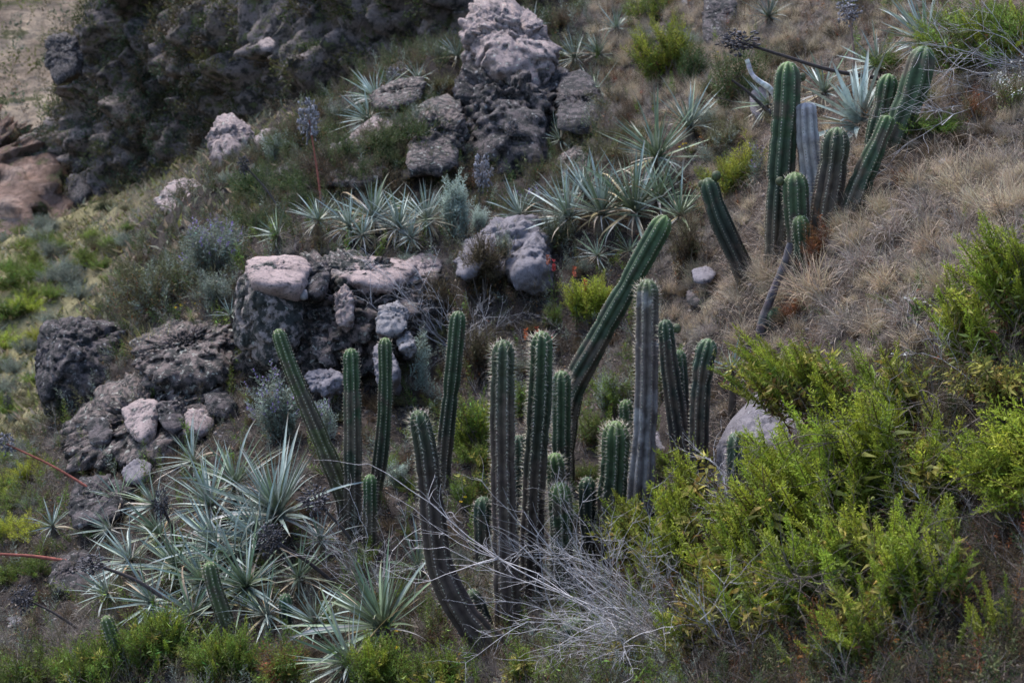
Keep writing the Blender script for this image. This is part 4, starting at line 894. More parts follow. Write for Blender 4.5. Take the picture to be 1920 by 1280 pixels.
rosette(1372, 690, 66, 18, (0.2, 0.9, 0.3), "young rosette between the hooked dark cactus and green shoots", None, "green", 0.1, d=8.3)
rosette(1610, 1010, 1, 1, (0, 1, 0), "x", None) if False else None

# ------------------------------------------------------------------ dead flower stalks with seed heads
def seed_head_mb(seed, cols=(0.045, 0.042, 0.048)):
    r = np.random.default_rng(seed); m = MB(); dirs, fc = ico(1)
    for k in range(150):
        d = nrm(r.normal(size=3)); rad = r.uniform(0.25, 1.0) ** 0.6
        c = d * rad * np.array([0.85, 0.85, 1.0]) * (1 + 0.2 * math.sin(d[0] * 7 + d[2] * 5)); s = r.uniform(0.07, 0.15)
        Fm = frame(nrm(d + r.normal(0, 0.4, 3)), None, r.uniform(0, 6))
        V = (dirs * np.array([0.55, 0.55, 1.0]) * s) @ Fm.T + c
        m.add(V, fc, np.tile(np.array(cols) * r.uniform(0.5, 2.6) , (len(V), 1)))
    for k in range(40):
        d = nrm(r.normal(size=3)); tube(m, np.array([[0, 0, -0.6 + 0.5 * r.random()], d * 0.9]), 0.02, np.array(cols) * 1.2, 3)
    return m
HEADS = [seed_head_mb(s).mesh("seed_head", M_SEED) for s in (1, 2, 3)]
HEADS.append(seed_head_mb(9, (0.12, 0.115, 0.13)).mesh("seed_head", M_SEED))
def stalk(pix, head, label, var=0, col=(0.06, 0.05, 0.05), w=5, d=None, toward=0.0, mid=None):
    """pix: root ... head centre; head: (half width, half height) in pixels"""
    root = G(*pix[0]) if d is None else P(*pix[0], d)
    D_ = depth_of(root)
    pts = np.array([P(x, y, D_ - toward * k / max(1, len(pix) - 1)) for k, (x, y) in enumerate(pix)])
    if d is not None:
        g = gz(pts[0][0], pts[0][1])
        if g < pts[0][2] - 0.02 and -60 < pix[0][0] < 1980: pts = np.vstack([[pts[0][0], pts[0][1], g - 0.02], pts])
    org = pts[0].copy()
    rt = thing("dead_flower_stalk", label, "flower stalk", org)
    q = spline(pts - org, 14); m = MB(); r = m_of(w, root) / 2
    C = np.array(col)[None] * np.linspace(1, 0.7, 14)[:, None]
    tube(m, q, np.linspace(r, r * 0.6, 14), C, 6)
    part("stalk", m.mesh("stalk", M_WOOD, True), rt)
    if head:
        hw, hh = m_of(head[0], root), m_of(head[1], root)
        ax = nrm(q[-1] - q[-3])
        part("seed_head", HEADS[var], rt, mat4(np.diag([hw, hw, hh]) @ frame(np.array([0, 0, 1.0]), None, rng.uniform(0, 6)), q[-1]))
    return rt
RED = (0.28, 0.10, 0.07)
stalk([(604,392),(596,330),(580,225)], (26,42), "grey knobbly seed head on a thin red stalk above the terrace", 3, RED, 5)
stalk([(535,408),(495,350),(458,310)], (14,20), "small dark seed head on a grey stalk left of the red-stalked one", 0)
stalk([(1024,305),(990,270),(962,248)], (15,26), "small black seed head before the dark violet wall", 0)
stalk([(898,395),(900,360),(905,325)], (22,38), "grey seed head standing beside the tall silver bush", 3)
stalk([(640,1105),(580,1055),(508,1010)], (30,32), "round black seed head lying over the spiky rosettes", 0, w=9, toward=0.2)
stalk([(690,1062),(650,1000),(592,938)], (36,28), "wide black seed head beside the leaning olive cactus", 1, w=8, toward=0.1)
stalk([(218,948),(110,880),(12,832)], (22,22), "grey seed head on a long red stalk reaching out over the valley", 3, RED, 6)
stalk([(150,1180),(95,1145),(45,1122)], (28,26), "black seed head drooping low over the bare earth", 1, w=6)
stalk([(345,1150),(260,1090),(172,1056)], (32,18), "black seed head lying on its dark stalk at the crumbling bank", 2, w=9, toward=0.1)
stalk([(150,1056),(60,1042),(-60,1036)], None, "bare red stalk lying flat over the crumbling bank", 0, RED, 8)
stalk([(335,1035),(320,985),(303,945)], (18,32), "dark drooping seed head in the rosette thicket", 1, w=8, toward=0.1)
stalk([(1668,150),(1560,132),(1470,105),(1385,78)], (44,24), "long black stalk lying level with a big black seed head", 2, w=9, d=10.6)
stalk([(1600,140),(1600,90),(1592,22)], (28,26), "grey seed head on a pinkish stalk at the upper rim", 3, (0.2, 0.13, 0.11), 6)
stalk([(1452,222),(1405,175),(1372,150)], None, "short black broken stalk beside the tallest upper cactus", 0, w=8)
stalk([(18,790),(16,770),(14,752)], (10,14), "small black seed head low in the valley", 0, w=4)
stalk([(745,165),(742,158),(738,150)], (24,24), "grey seed head cluster beside the dense upper rosette", 3, w=4)

# ------------------------------------------------------------------ shrubs
def shoot_mb(seed, sprigs=24, per=9, leafL=0.06, leafW=0.018, ang=0.75, reach=0.3, start=0.25, c0=(0.1, 0.14, 0.03), c1=(0.16, 0.2, 0.04),
             lance=14, lanceL=0.16, lanceW=0.035, lc=(0.16, 0.2, 0.05), stem=(0.16, 0.11, 0.06), srad=0.009, dead=6, flower=None, bendy=0.12):
    global rng
    keep = rng; rng = np.random.default_rng(seed)
    m = MB(); b = rng.normal(0, bendy, 2)
    axp = lambda t: np.column_stack([b[0] * t * t, b[1] * t * t, t])
    tt = np.linspace(0, 1, 7); tube(m, axp(tt), np.linspace(srad, srad * 0.3, 7), np.array(stem), 4)
    bs = []; ds = []; Ls = []; cs = []
    for k in range(sprigs):
        t = start + (1 - start) * (k + rng.random()) / sprigs
        o = axp(np.array([t]))[0]; al = k * 2.4 + rng.normal(0, 0.3)
        ln = reach * (1.05 - t) ** 0.8 * rng.uniform(0.7, 1.2) + 0.03
        d = nrm(np.array([math.cos(al) * math.sin(ang), math.sin(al) * math.sin(ang), math.cos(ang)]))
        n = max(3, int(per * (0.4 + ln / reach)))
        u = np.linspace(0.1, 1, n); pts = o + d * ln * u[:, None] + np.array([0, 0, 1]) * (ln * 0.25 * u ** 2)[:, None]
        bs.append(pts); dd = d + rng.normal(0, 0.55, (n, 3)); ds.append(dd); Ls.append(leafL * rng.uniform(0.6, 1.2, n) * (1.15 - 0.5 * t))
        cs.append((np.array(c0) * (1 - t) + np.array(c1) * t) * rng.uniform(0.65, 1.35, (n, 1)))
    B = np.vstack(bs); L = np.concatenate(Ls)
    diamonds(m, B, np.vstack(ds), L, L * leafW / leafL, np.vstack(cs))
    if lance:
        t = rng.uniform(0.08, 0.75, lance); al = rng.uniform(0, 6.28, lance)
        d = np.column_stack([np.cos(al), np.sin(al), rng.uniform(-0.3, 0.8, lance)])
        diamonds(m, axp(t), d, lanceL * rng.uniform(0.6, 1.2, lance), lanceW, jit(lc, lance, 0.3), 0.3)
    if dead:
        t = rng.uniform(0.02, 0.5, dead); al = rng.uniform(0, 6.28, dead)
        d = np.column_stack([np.cos(al), np.sin(al), rng.uniform(-1.4, 0.0, dead)])
        diamonds(m, axp(t), d, lanceL * rng.uniform(0.5, 1.0, dead), lanceW * 0.9, jit((0.16, 0.085, 0.035), dead, 0.35), 0.5)
    if flower is not None:
        n = 6; t = rng.uniform(0.8, 1.06, n); al = rng.uniform(0, 6.28, n)
        d = np.column_stack([np.cos(al), np.sin(al), np.full(n, 0.3)])
        o = np.column_stack([b[0] * t * t, b[1] * t * t, t]); diamonds(m, o, d, 0.05, 0.035, jit(flower, n, 0.25), 0.4)
    rng = keep
    return m
def variants(n, seed, **kw): return [shoot_mb(seed + i, **kw) for i in range(n)]
SH = {
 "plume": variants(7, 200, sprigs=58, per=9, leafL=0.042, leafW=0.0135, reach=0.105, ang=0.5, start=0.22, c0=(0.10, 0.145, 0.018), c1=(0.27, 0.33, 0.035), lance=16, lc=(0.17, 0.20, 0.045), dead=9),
 "yellow": variants(5, 240, sprigs=10, per=5, leafL=0.06, leafW=0.018, reach=0.16, start=0.6, c0=(0.12, 0.15, 0.03), c1=(0.17, 0.2, 0.04), lance=30, lanceL=0.17, lanceW=0.045, lc=(0.25, 0.22, 0.05), dead=12),
 "fern": variants(5, 280, sprigs=28, per=8, leafL=0.055, leafW=0.016, reach=0.17, ang=0.8, start=0.1, c0=(0.075, 0.13, 0.02), c1=(0.15, 0.22, 0.035), lance=8, lc=(0.12, 0.17, 0.04), dead=3),
 "grey": variants(5, 320, sprigs=20, per=8, leafL=0.06, leafW=0.017, reach=0.24, ang=0.8, start=0.1, c0=(0.13, 0.16, 0.13), c1=(0.24, 0.28, 0.24), lance=6, lc=(0.2, 0.24, 0.2), dead=2, stem=(0.2, 0.19, 0.16)),
 "lupin": variants(5, 360, sprigs=16, per=8, leafL=0.07, leafW=0.018, reach=0.24, ang=0.9, start=0.05, c0=(0.13, 0.16, 0.13), c1=(0.22, 0.26, 0.21), lance=8, lc=(0.2, 0.24, 0.2), dead=2, stem=(0.2, 0.19, 0.16), flower=(0.20, 0.15, 0.36)),
 "olive": variants(5, 400, sprigs=20, per=8, leafL=0.05, leafW=0.014, reach=0.24, ang=0.7, start=0.15, c0=(0.055, 0.06, 0.025), c1=(0.13, 0.135, 0.06), lance=5, lc=(0.12, 0.12, 0.06), dead=4, stem=(0.1, 0.08, 0.06)),
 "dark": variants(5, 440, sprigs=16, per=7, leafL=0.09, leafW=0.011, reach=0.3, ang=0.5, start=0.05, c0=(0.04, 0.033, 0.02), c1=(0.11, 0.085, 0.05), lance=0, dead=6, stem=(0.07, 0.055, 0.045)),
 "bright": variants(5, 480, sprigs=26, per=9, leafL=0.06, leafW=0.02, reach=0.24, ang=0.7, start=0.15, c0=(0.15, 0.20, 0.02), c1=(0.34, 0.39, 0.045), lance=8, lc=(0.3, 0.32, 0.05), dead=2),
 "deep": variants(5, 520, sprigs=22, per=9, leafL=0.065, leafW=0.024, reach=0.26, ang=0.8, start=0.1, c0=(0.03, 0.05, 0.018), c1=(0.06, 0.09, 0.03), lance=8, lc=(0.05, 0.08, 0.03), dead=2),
 "silver": variants(5, 560, sprigs=30, per=9, leafL=0.06, leafW=0.022, reach=0.2, ang=0.9, start=0.02, c0=(0.26, 0.33, 0.29), c1=(0.40, 0.48, 0.43), lance=0, dead=1, stem=(0.22, 0.22, 0.2), bendy=0.05),
 "whiteflower": variants(3, 600, sprigs=14, per=6, leafL=0.05, leafW=0.014, reach=0.22, ang=0.7, start=0.15, c0=(0.06, 0.09, 0.03), c1=(0.11, 0.14, 0.05), lance=4, dead=3, flower=(0.6, 0.6, 0.58)),
 "rust": variants(4, 640, sprigs=18, per=8, leafL=0.05, leafW=0.014, reach=0.3, ang=0.7, start=0.1, c0=(0.12, 0.05, 0.025), c1=(0.25, 0.11, 0.045), lance=4, lc=(0.24, 0.09, 0.035), dead=4, stem=(0.12, 0.06, 0.04)),
}
SHM = {k: [m.mesh(k + "_shoot", M_FOL) for m in v] for k, v in SH.items()}

def shrub(bx, by, cx, cy, rx, ry, n, ln, kinds, label, lean=(0, 1, 0), dc=None, group=None, name="shrub", cat="shrub", spread=0.6, single=True, rd=None, wood=(0.10, 0.08, 0.07), b_d=None, merge_name="foliage"):
    """root at the ground seen at (bx,by); crown an ellipsoid round (cx,cy) of rx,ry pixels holding n shoots of ln pixels"""
    B = G(bx, by) if b_d is None else P(bx, by, b_d)
    if b_d is not None: B[2] = gz(B[0], B[1])
    D_ = depth_of(B) if dc is None else dc
    c = P(cx, cy, D_); px = D_ / F
    rxm, rym = rx * px, ry * px; rdm = (rd * px) if rd else rxm * 0.8
    rt = thing(name, label, cat, B, group)
    wm = MB(); fm = MB(); lv = nrm(np.array([lean[0], -lean[2], lean[1]]))
    nb = max(3, n // 6)
    n = int(n * (1.5 if spread < 0.3 else 1.7)); ln = ln * (1.15 if spread < 0.3 else 1.0)
    hubs = [(c - B) * rng.uniform(0.45, 0.7) + rng.normal(0, 0.4, 3) * np.array([rxm, rdm, rym]) * 0.7 for _ in range(nb)]
    for h in hubs:
        h[2] = max(h[2], 0.02)
        tube(wm, spline(np.array([[0, 0, -0.03], h * 0.5 + rng.normal(0, 0.03, 3) * rxm, h]), 5), np.linspace(1.3, 0.8, 5) * px, wood, 4)
    ks = list(kinds.keys()); pw = np.array([kinds[k] for k in ks], float); pw /= pw.sum()
    for i in range(n):
        u = nrm(rng.normal(size=3)) * rng.random() ** 0.45
        tip = (c - B) + u * np.array([rxm, rdm, rym])
        L = ln * px * rng.uniform(0.65, 1.25)
        dirv = nrm(lv + u * spread + rng.normal(0, 0.13, 3))
        root = tip - dirv * L
        g = gz(root[0] + B[0], root[1] + B[1]) - B[2]
        if root[2] < g - 0.01: root[2] = g - 0.01
        k = ks[int(rng.choice(len(ks), p=pw))]; v = int(rng.integers(len(SH[k])))
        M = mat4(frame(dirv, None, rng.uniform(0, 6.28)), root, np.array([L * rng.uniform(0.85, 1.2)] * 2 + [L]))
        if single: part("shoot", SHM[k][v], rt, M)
        else: fm.join(SH[k][v], M, 1 + rng.normal(0, 0.12))
        h = hubs[int(np.argmin([np.linalg.norm(root - h) for h in hubs]))]
        tube(wm, spline(np.array([h, (h + root) / 2 + rng.normal(0, 0.05, 3) * rxm, root + dirv * L * 0.05]), 4), np.linspace(0.75, 0.5, 4) * px, wood, 3)
    part("branches", wm.mesh("branches", M_WOOD), rt)
    if not single: part(merge_name, fm.mesh("foliage", M_FOL), rt, None, "stuff")
    return rt

UPL = (-0.5, 1, 0.15)
PL = {"plume": 0.75, "yellow": 0.25}
# foreground shrubs on the right bank
BK = dict(spread=0.22)
shrub(1640, 830, 1455, 668, 130, 55, 62, 120, PL, "green plumed shrub with yellow lower leaves above the violet-grey boulder", (-0.8, 1, 0.2), 6.7, **BK)
shrub(1600, 1130, 1535, 960, 115, 80, 60, 205, {"plume": 0.85, "yellow": 0.15}, "dense bright green plumed shrub below the violet-grey boulder", (-0.5, 1, 0.2), 5.9, **BK)
shrub(1660, 1040, 1618, 885, 60, 55, 26, 190, {"plume": 0.9, "yellow": 0.1}, "narrow green plumed shrub right of the dense bright one", (-0.28, 1, 0.1), 6.0, **BK)
shrub(1450, 1180, 1385, 1010, 90, 85, 40, 190, {"plume": 0.7, "yellow": 0.3}, "green shrub with yellowing leaves beside the bare grey twigs", (-0.6, 1, 0.2), 6.0, **BK)
shrub(1400, 1240, 1320, 1110, 85, 70, 30, 165, {"plume": 0.6, "yellow": 0.4}, "thin plumed shrub rising through the bare grey twigs", (-0.65, 1, 0.2), 5.9, **BK)
shrub(1620, 1290, 1560, 1130, 130, 60, 50, 175, {"plume": 0.75, "yellow": 0.25}, "low broad green shrub below the dense bright one", (-0.45, 1, 0.2), 5.3, **BK)
shrub(1730, 1300, 1680, 1190, 110, 60, 46, 165, {"plume": 0.75, "yellow": 0.25}, "leafy green shrub at the lower edge of the bank", (-0.3, 1, 0.2), 5.0, **BK)
shrub(1480, 1300, 1430, 1200, 120, 60, 40, 165, {"plume": 0.6, "yellow": 0.4}, "sparse green shrub in front of the curved dark cactus stump", (-0.55, 1, 0.2), 5.4, **BK)
shrub(1790, 1200, 1745, 1110, 60, 70, 18, 160, {"plume": 0.7, "yellow": 0.3}, "few green shoots at the edge of the dark leaf litter hollow", (-0.2, 1, 0.1), 5.2, **BK)
shrub(1960, 960, 1840, 855, 90, 50, 40, 170, {"plume": 0.3, "bright": 0.7}, "yellow-green feathery shrub leaning in over the dark hollow", (-0.9, 0.55, 0.2), 5.4, **BK)
shrub(1930, 1010, 1870, 930, 70, 28, 16, 140, {"bright": 0.6, "plume": 0.4}, "lower yellow-green spray below the feathery leaning shrub", (-1, 0.3, 0.2), 5.3, **BK)
shrub(1930, 640, 1870, 470, 85, 100, 36, 170, {"plume": 0.8, "olive": 0.2}, "tall loose green shrub at the right end of the dry grass mound", (-0.6, 1, 0.1), 6.3, **BK)
shrub(1840, 690, 1780, 570, 60, 60, 18, 150, {"plume": 0.7, "yellow": 0.3}, "green shoots rising from dry grass below the loose shrub", (-0.6, 1, 0.1), 6.3, **BK)
shrub(1890, 790, 1850, 690, 90, 60, 30, 110, {"yellow": 0.9, "olive": 0.1}, "sparse yellow-leaved shrub with curved grey twigs", (-0.5, 0.7, 0.2), 5.9)
shrub(1720, 900, 1650, 740, 60, 70, 20, 150, {"plume": 0.8, "yellow": 0.2}, "thin green shoots over the dark tangle beside the plumed shrub", (-0.4, 1, 0.1), 6.3, **BK)
shrub(1260, 1060, 1170, 960, 75, 50, 26, 120, {"plume": 0.6, "yellow": 0.4}, "light green shrub at the foot of the stout young cactus", (-0.4, 1, 0.3), 7.2, **BK)
shrub(1310, 1030, 1260, 920, 55, 60, 20, 140, {"plume": 0.8, "yellow": 0.2}, "green shoots below the dark old cactus", (-0.4, 1, 0.2), 7.0, **BK)
shrub(1880, 1290, 1860, 1250, 70, 40, 8, 110, {"plume": 1}, "dim green shoots in the darkest lower corner of the bank", (-0.1, 1, 0.1), 4.7, **BK)
shrub(1330, 1320, 1290, 1235, 90, 45, 30, 120, {"plume": 0.5, "yellow": 0.4, "rust": 0.1}, "yellowing shoots at the foot of the bare grey-white twigs", (-0.5, 1, 0.2), 5.7, **BK)
shrub(1580, 1330, 1560, 1265, 120, 35, 30, 120, {"plume": 0.7, "yellow": 0.2, "rust": 0.1}, "green shoots along the lowest edge below the broad green shrub", (-0.4, 1, 0.2), 4.9, **BK)
shrub(1700, 930, 1690, 850, 70, 60, 22, 110, {"rust": 0.5, "yellow": 0.3, "olive": 0.2}, "reddish withered shrub in the dark tangle right of the boulder", (-0.3, 1, 0.1), 6.1)
shrub(1640, 1160, 1640, 1080, 50, 50, 18, 100, {"rust": 0.7, "yellow": 0.3}, "brown withered shoots between the plumed shrubs", (-0.2, 1, 0.1), 5.6)
shrub(1500, 1010, 1440, 830, 90, 45, 16, 150, {"plume": 0.8, "yellow": 0.2}, "green shoots leaning across the violet-grey boulder's right side", (-0.6, 1, 0.2), 6.3, **BK)
shrub(1740, 1080, 1700, 960, 80, 60, 24, 170, {"plume": 0.7, "yellow": 0.3}, "loose plumed shrub between the narrow one and the dark hollow", (-0.35, 1, 0.1), 5.8, **BK)
shrub(1300, 1180, 1240, 1060, 70, 60, 18, 150, {"plume": 0.7, "yellow": 0.3}, "plumed shoots behind the bare grey-white twigs", (-0.5, 1, 0.2), 6.5, **BK)
# upper right
shrub(1860, 140, 1815, 55, 135, 65, 80, 105, {"fern": 0.75, "plume": 0.15, "olive": 0.1}, "wide green shrub with arching grey twigs at the top of the bank", (-0.5, 0.6, 0.3))
shrub(1905, 220, 1890, 160, 40, 70, 20, 70, {"whiteflower": 1.0}, "small shrub with white flowers at the top of the bank", (-0.2, 1, 0.1))
shrub(1835, 240, 1825, 190, 45, 40, 16, 60, {"rust": 0.6, "olive": 0.4}, "rusty brown dry shrub on the bank behind the leaning cactus", (-0.3, 1, 0.1))
shrub(1255, 150, 1235, 85, 75, 75, 60, 75, {"fern": 0.7, "bright": 0.3}, "bright green feathery bush on the upper slope above the big rosettes", (-0.35, 1, 0.2), single=False)
shrub(1230, 40, 1215, 10, 60, 40, 26, 60, {"fern": 0.7, "bright": 0.3}, "bright green bush at the top behind the feathery one", (-0.2, 1, 0.2), single=False)
shrub(1395, 200, 1385, 130, 70, 70, 46, 60, {"deep": 0.8, "olive": 0.2}, "dark green bush below the big black seed head", (0, 1, 0.2), single=False)
shrub(1380, 370, 1370, 320, 75, 40, 46, 70, {"bright": 0.5, "fern": 0.5}, "yellow-green bush left of the tallest upper cactus", (-0.2, 1, 0.2), single=False)
shrub(1370, 280, 1360, 250, 60, 35, 30, 55, {"olive": 0.8, "grey": 0.2}, "grey-olive bush above the yellow-green one", (0, 1, 0.2), single=False)
shrub(1290, 170, 1300, 120, 40, 50, 22, 60, {"deep": 0.7, "olive": 0.3}, "shady green bush right of the feathery one", (0, 1, 0.2), single=False)
shrub(1700, 20, 1690, -5, 60, 30, 20, 55, {"fern": 0.4, "olive": 0.6}, "olive bush at the top rim behind the silver-blue rosette", (0, 1, 0.2), single=False)
# middle
shrub(1105, 620, 1110, 555, 55, 55, 56, 70, {"bright": 0.9, "rust": 0.1}, "vivid yellow-green bush beside the red flowers", (0.05, 1, 0.2))
shrub(1150, 590, 1140, 560, 28, 25, 14, 45, {"rust": 1.0}, "small rusty bush beside the vivid yellow-green one", (0.05, 1, 0.2))
shrub(1050, 480, 1045, 435, 45, 42, 30, 60, {"olive": 0.5, "grey": 0.5}, "pale olive bush right of the split boulder", (0, 1, 0.2))
shrub(905, 585, 902, 495, 45, 60, 60, 105, {"dark": 1.0}, "dark brown dry bush in front of the split boulder", (0, 1, 0.4))
shrub(800, 640, 812, 540, 45, 50, 26, 85, {"dark": 1.0}, "dark dry brush at the right end of the ledge", (-0.3, 1, 0.3))
shrub(600, 480, 598, 440, 22, 30, 14, 50, {"dark": 1.0}, "small dark dry tuft on top of the ledge", (0, 1, 0.2))
shrub(900, 720, 905, 660, 60, 45, 40, 85, {"dark": 0.9, "olive": 0.1}, "dark brown brush behind the tall bristly cacti", (0, 1, 0.3))
shrub(1290, 520, 1290, 460, 45, 50, 30, 85, {"dark": 0.8, "olive": 0.2}, "dark upright dry brush behind the long leaning cactus", (0, 1, 0.2))
shrub(960, 430, 945, 445, 28, 25, 24, 40, {"grey": 0.6, "olive": 0.4}, "small knobbly grey-green shrub growing on the split boulder", (0, 1, 0.3), b_d=12.3, dc=11.7)
shrub(900, 850, 880, 800, 65, 85, 50, 75, {"fern": 0.9, "bright": 0.1}, "bright green ferny bush behind the slim lone cactus", (-0.3, 1, 0.2))
shrub(945, 800, 975, 760, 40, 60, 18, 65, {"fern": 1}, "green ferny sprays between the tall bristly cacti", (-0.2, 1, 0.2))
shrub(880, 960, 885, 910, 60, 40, 30, 60, {"fern": 0.6, "yellow": 0.4}, "yellow-green herbs left of the tall brownish cactus", (-0.2, 1, 0.2))
shrub(1150, 790, 1150, 725, 55, 55, 36, 70, {"grey": 0.5, "fern": 0.5}, "soft grey-green bush below the long leaning cactus", (-0.1, 1, 0.2))
shrub(1100, 850, 1110, 810, 45, 40, 24, 60, {"fern": 0.5, "olive": 0.5}, "olive bush behind the stout young cactus", (0, 1, 0.2))
shrub(880, 900, 900, 860, 30, 30, 12, 55, {"fern": 0.8, "yellow": 0.2}, "small green herb tuft beside the tall brownish cactus", (-0.2, 1, 0.2))
shrub(1040, 620, 1035, 595, 28, 35, 16, 45, {"fern": 0.5, "olive": 0.5}, "small olive plant with red flowers behind the tall pair", (0, 1, 0.2))
shrub(1230, 760, 1245, 700, 25, 40, 10, 60, {"grey": 0.6, "olive": 0.4}, "grey-green twigs between the grey corky and dark old cacti", (0, 1, 0.2))
# silver bushes and lupins
shrub(858, 445, 854, 385, 34, 80, 60, 70, {"silver": 1.0}, "tall silver-blue bush rising behind the split boulder", (0, 1, 0.1), rd=25)
shrub(905, 440, 900, 405, 24, 32, 20, 50, {"silver": 1.0}, "short silver-blue bush right of the tall silver one", (0.1, 1, 0.1), rd=20)
shrub(400, 520, 395, 450, 75, 60, 60, 75, {"lupin": 0.6, "grey": 0.4}, "grey-green lupin bush with violet flowers left of the ledge", (0, 1, 0.2))
shrub(290, 590, 280, 520, 110, 62, 90, 70, {"olive": 0.7, "grey": 0.3}, "wide soft olive-grey bush above the big dark boulder", (-0.15, 1, 0.2))
shrub(420, 570, 400, 540, 60, 40, 30, 60, {"grey": 0.8, "olive": 0.2}, "low grey bush between the lupin bush and the pinkish rubble", (0, 1, 0.2))
shrub(540, 830, 510, 740, 60, 75, 44, 85, {"lupin": 0.7, "silver": 0.3}, "silver lupin with violet flowers beside the leaning olive cactus", (-0.2, 1, 0.2))
shrub(610, 830, 600, 775, 40, 45, 22, 65, {"lupin": 0.5, "silver": 0.5}, "silver lupin behind the leaning olive cactus", (0, 1, 0.2))
shrub(740, 640, 790, 660, 18, 60, 14, 60, {"silver": 0.5, "grey": 0.5}, "thin silvery plant before the pale spotted rocks", (0, 1, 0.2), dc=10.4)
shrub(790, 920, 745, 890, 30, 40, 14, 60, {"grey": 0.8, "silver": 0.2}, "thin grey herb right of the slim curving cactus", (0, 1, 0.2))
shrub(1000, 400, 995, 375, 28, 28, 14, 50, {"lupin": 1.0}, "small lupin with violet spikes beside the rounded grey rock", (0, 1, 0.2))
shrub(1430, 340, 1420, 310, 18, 40, 6, 60, {"lupin": 1.0}, "violet-flowered stems left of the tallest upper cactus", (0, 1, 0.2))
shrub(540, 300, 520, 275, 40, 30, 26, 50, {"silver": 0.6, "grey": 0.4}, "silvery bush beside the low pinkish rock on the upper slope", (0, 1, 0.2), single=False)
shrub(800, 240, 790, 215, 40, 30, 22, 45, {"grey": 0.7, "olive": 0.3}, "grey bush on the rock hump left of the violet wall", (0, 1, 0.2), single=False)
# low herbs along the bottom
LOW = {"fern": 0.7, "yellow": 0.15, "plume": 0.15}
shrub(180, 1290, 170, 1233, 93, 35, 75, 90, LOW, "low green herb patch beside the bare earth", (-0.1, 1, 0.1))
shrub(300, 1260, 290, 1198, 88, 45, 90, 96, LOW, "low bright green herbs under the whitish rosette", (-0.1, 1, 0.1))
shrub(420, 1290, 420, 1213, 88, 45, 90, 96, LOW, "low bright green herbs under the small leaning cactus", (-0.05, 1, 0.1))
shrub(520, 1310, 530, 1248, 66, 35, 54, 90, {"fern": 0.5, "yellow": 0.2, "rust": 0.3}, "green and rusty herbs left of the low spreading rosette", (-0.05, 1, 0.1))
shrub(700, 1320, 710, 1238, 77, 45, 66, 108, {"fern": 0.6, "yellow": 0.2, "plume": 0.2}, "green herbs under the tall open rosette", (-0.1, 1, 0.1))
shrub(810, 1320, 820, 1253, 66, 30, 51, 96, {"fern": 0.5, "yellow": 0.4, "plume": 0.1}, "yellow-green herbs beside the root of the bent cactus", (-0.2, 1, 0.1))
shrub(980, 1310, 975, 1238, 38, 40, 24, 96, {"yellow": 0.6, "fern": 0.4}, "small leafy herb at the roots of the tall cacti", (0, 1, 0.1))
shrub(60, 1310, 40, 1263, 77, 25, 36, 84, {"fern": 0.5, "olive": 0.5}, "dull green herbs below the drooping black seed head", (0, 1, 0.1))
shrub(1180, 1320, 1180, 1253, 66, 30, 30, 84, {"olive": 0.5, "yellow": 0.5}, "dim herb patch with yellow flowers under the bare grey twigs", (0, 1, 0.1), 6.0)

# dry brush fallen between: rusty patches
shrub(1530, 515, 1528, 475, 40, 40, 24, 60, {"rust": 1.0}, "red-brown dead fern at the foot of the upper cactus group", (-0.2, 0.8, 0.3), 8.8, wood=(0.15, 0.06, 0.03))
shrub(1690, 350, 1690, 330, 26, 18, 14, 35, {"rust": 1.0}, "red-brown dead tuft beside the thick leaning cactus", (0, 0.8, 0.3), wood=(0.15, 0.06, 0.03))
shrub(1475, 585, 1480, 570, 30, 22, 16, 40, {"rust": 1.0}, "red-brown dead tuft over the black old stump", (-0.3, 0.6, 0.3), 8.6, wood=(0.15, 0.06, 0.03))

# bushes of the valley and the upper slope: joined crowns
def bush_lib(kind, seed, n=38):
    global rng
    keep = rng; rng = np.random.default_rng(seed); m = MB()
    for i in range(n):
        u = nrm(rng.normal(size=3)); u[2] = abs(u[2]) * 0.9
        d = nrm(u + [0, 0, 0.55]); L = rng.uniform(0.75, 1.05)
        m.join(SH[kind][int(rng.integers(len(SH[kind])))], mat4(frame(d, None, rng.uniform(0, 6)), u * rng.uniform(0, 0.25), L), 1 + rng.normal(0, 0.15))
    w = MB()
    for i in range(5): tube(w, np.array([[0, 0, -0.12], np.append(rng.normal(0, 0.15, 2), 0.3)]), np.array([0.04, 0.02]), (0.09, 0.075, 0.06), 4)
    rng = keep
    return m.mesh("bush_foliage", M_FOL), w.mesh("bush_stems", M_WOOD), m
BUSH = {k: [bush_lib(k, 700 + 10 * j + i) for i in range(3)] for j, k in enumerate(("bright", "deep", "olive", "grey", "fern", "dark"))}
def bush(px, py, r, kind, label, group=None, flat=0.8):
    p = G(px, py); s = m_of(r * 1.55, p); f, w, _ = BUSH[kind][int(rng.integers(3))]
    if group:
        look = {"bright": "vivid yellow-green", "fern": "feathery green", "deep": "dark green", "olive": "olive-brown", "grey": "silvery grey", "dark": "dry brown"}[kind]
        size = "tiny" if r < 18 else "small" if r < 26 else "medium-sized" if r < 36 else "large" if r < 55 else "very large"
        label = size + " " + look + " bush " + label
    rt = thing("bush", label, "bush", p, group)
    M = mat4(frame(np.array([0, 0, 1.0]), None, rng.uniform(0, 6)), (0, 0, 0), np.array([s, s, s * flat]))
    part("foliage", f, rt, M, "stuff"); part("stems", w, rt, M)
    return rt
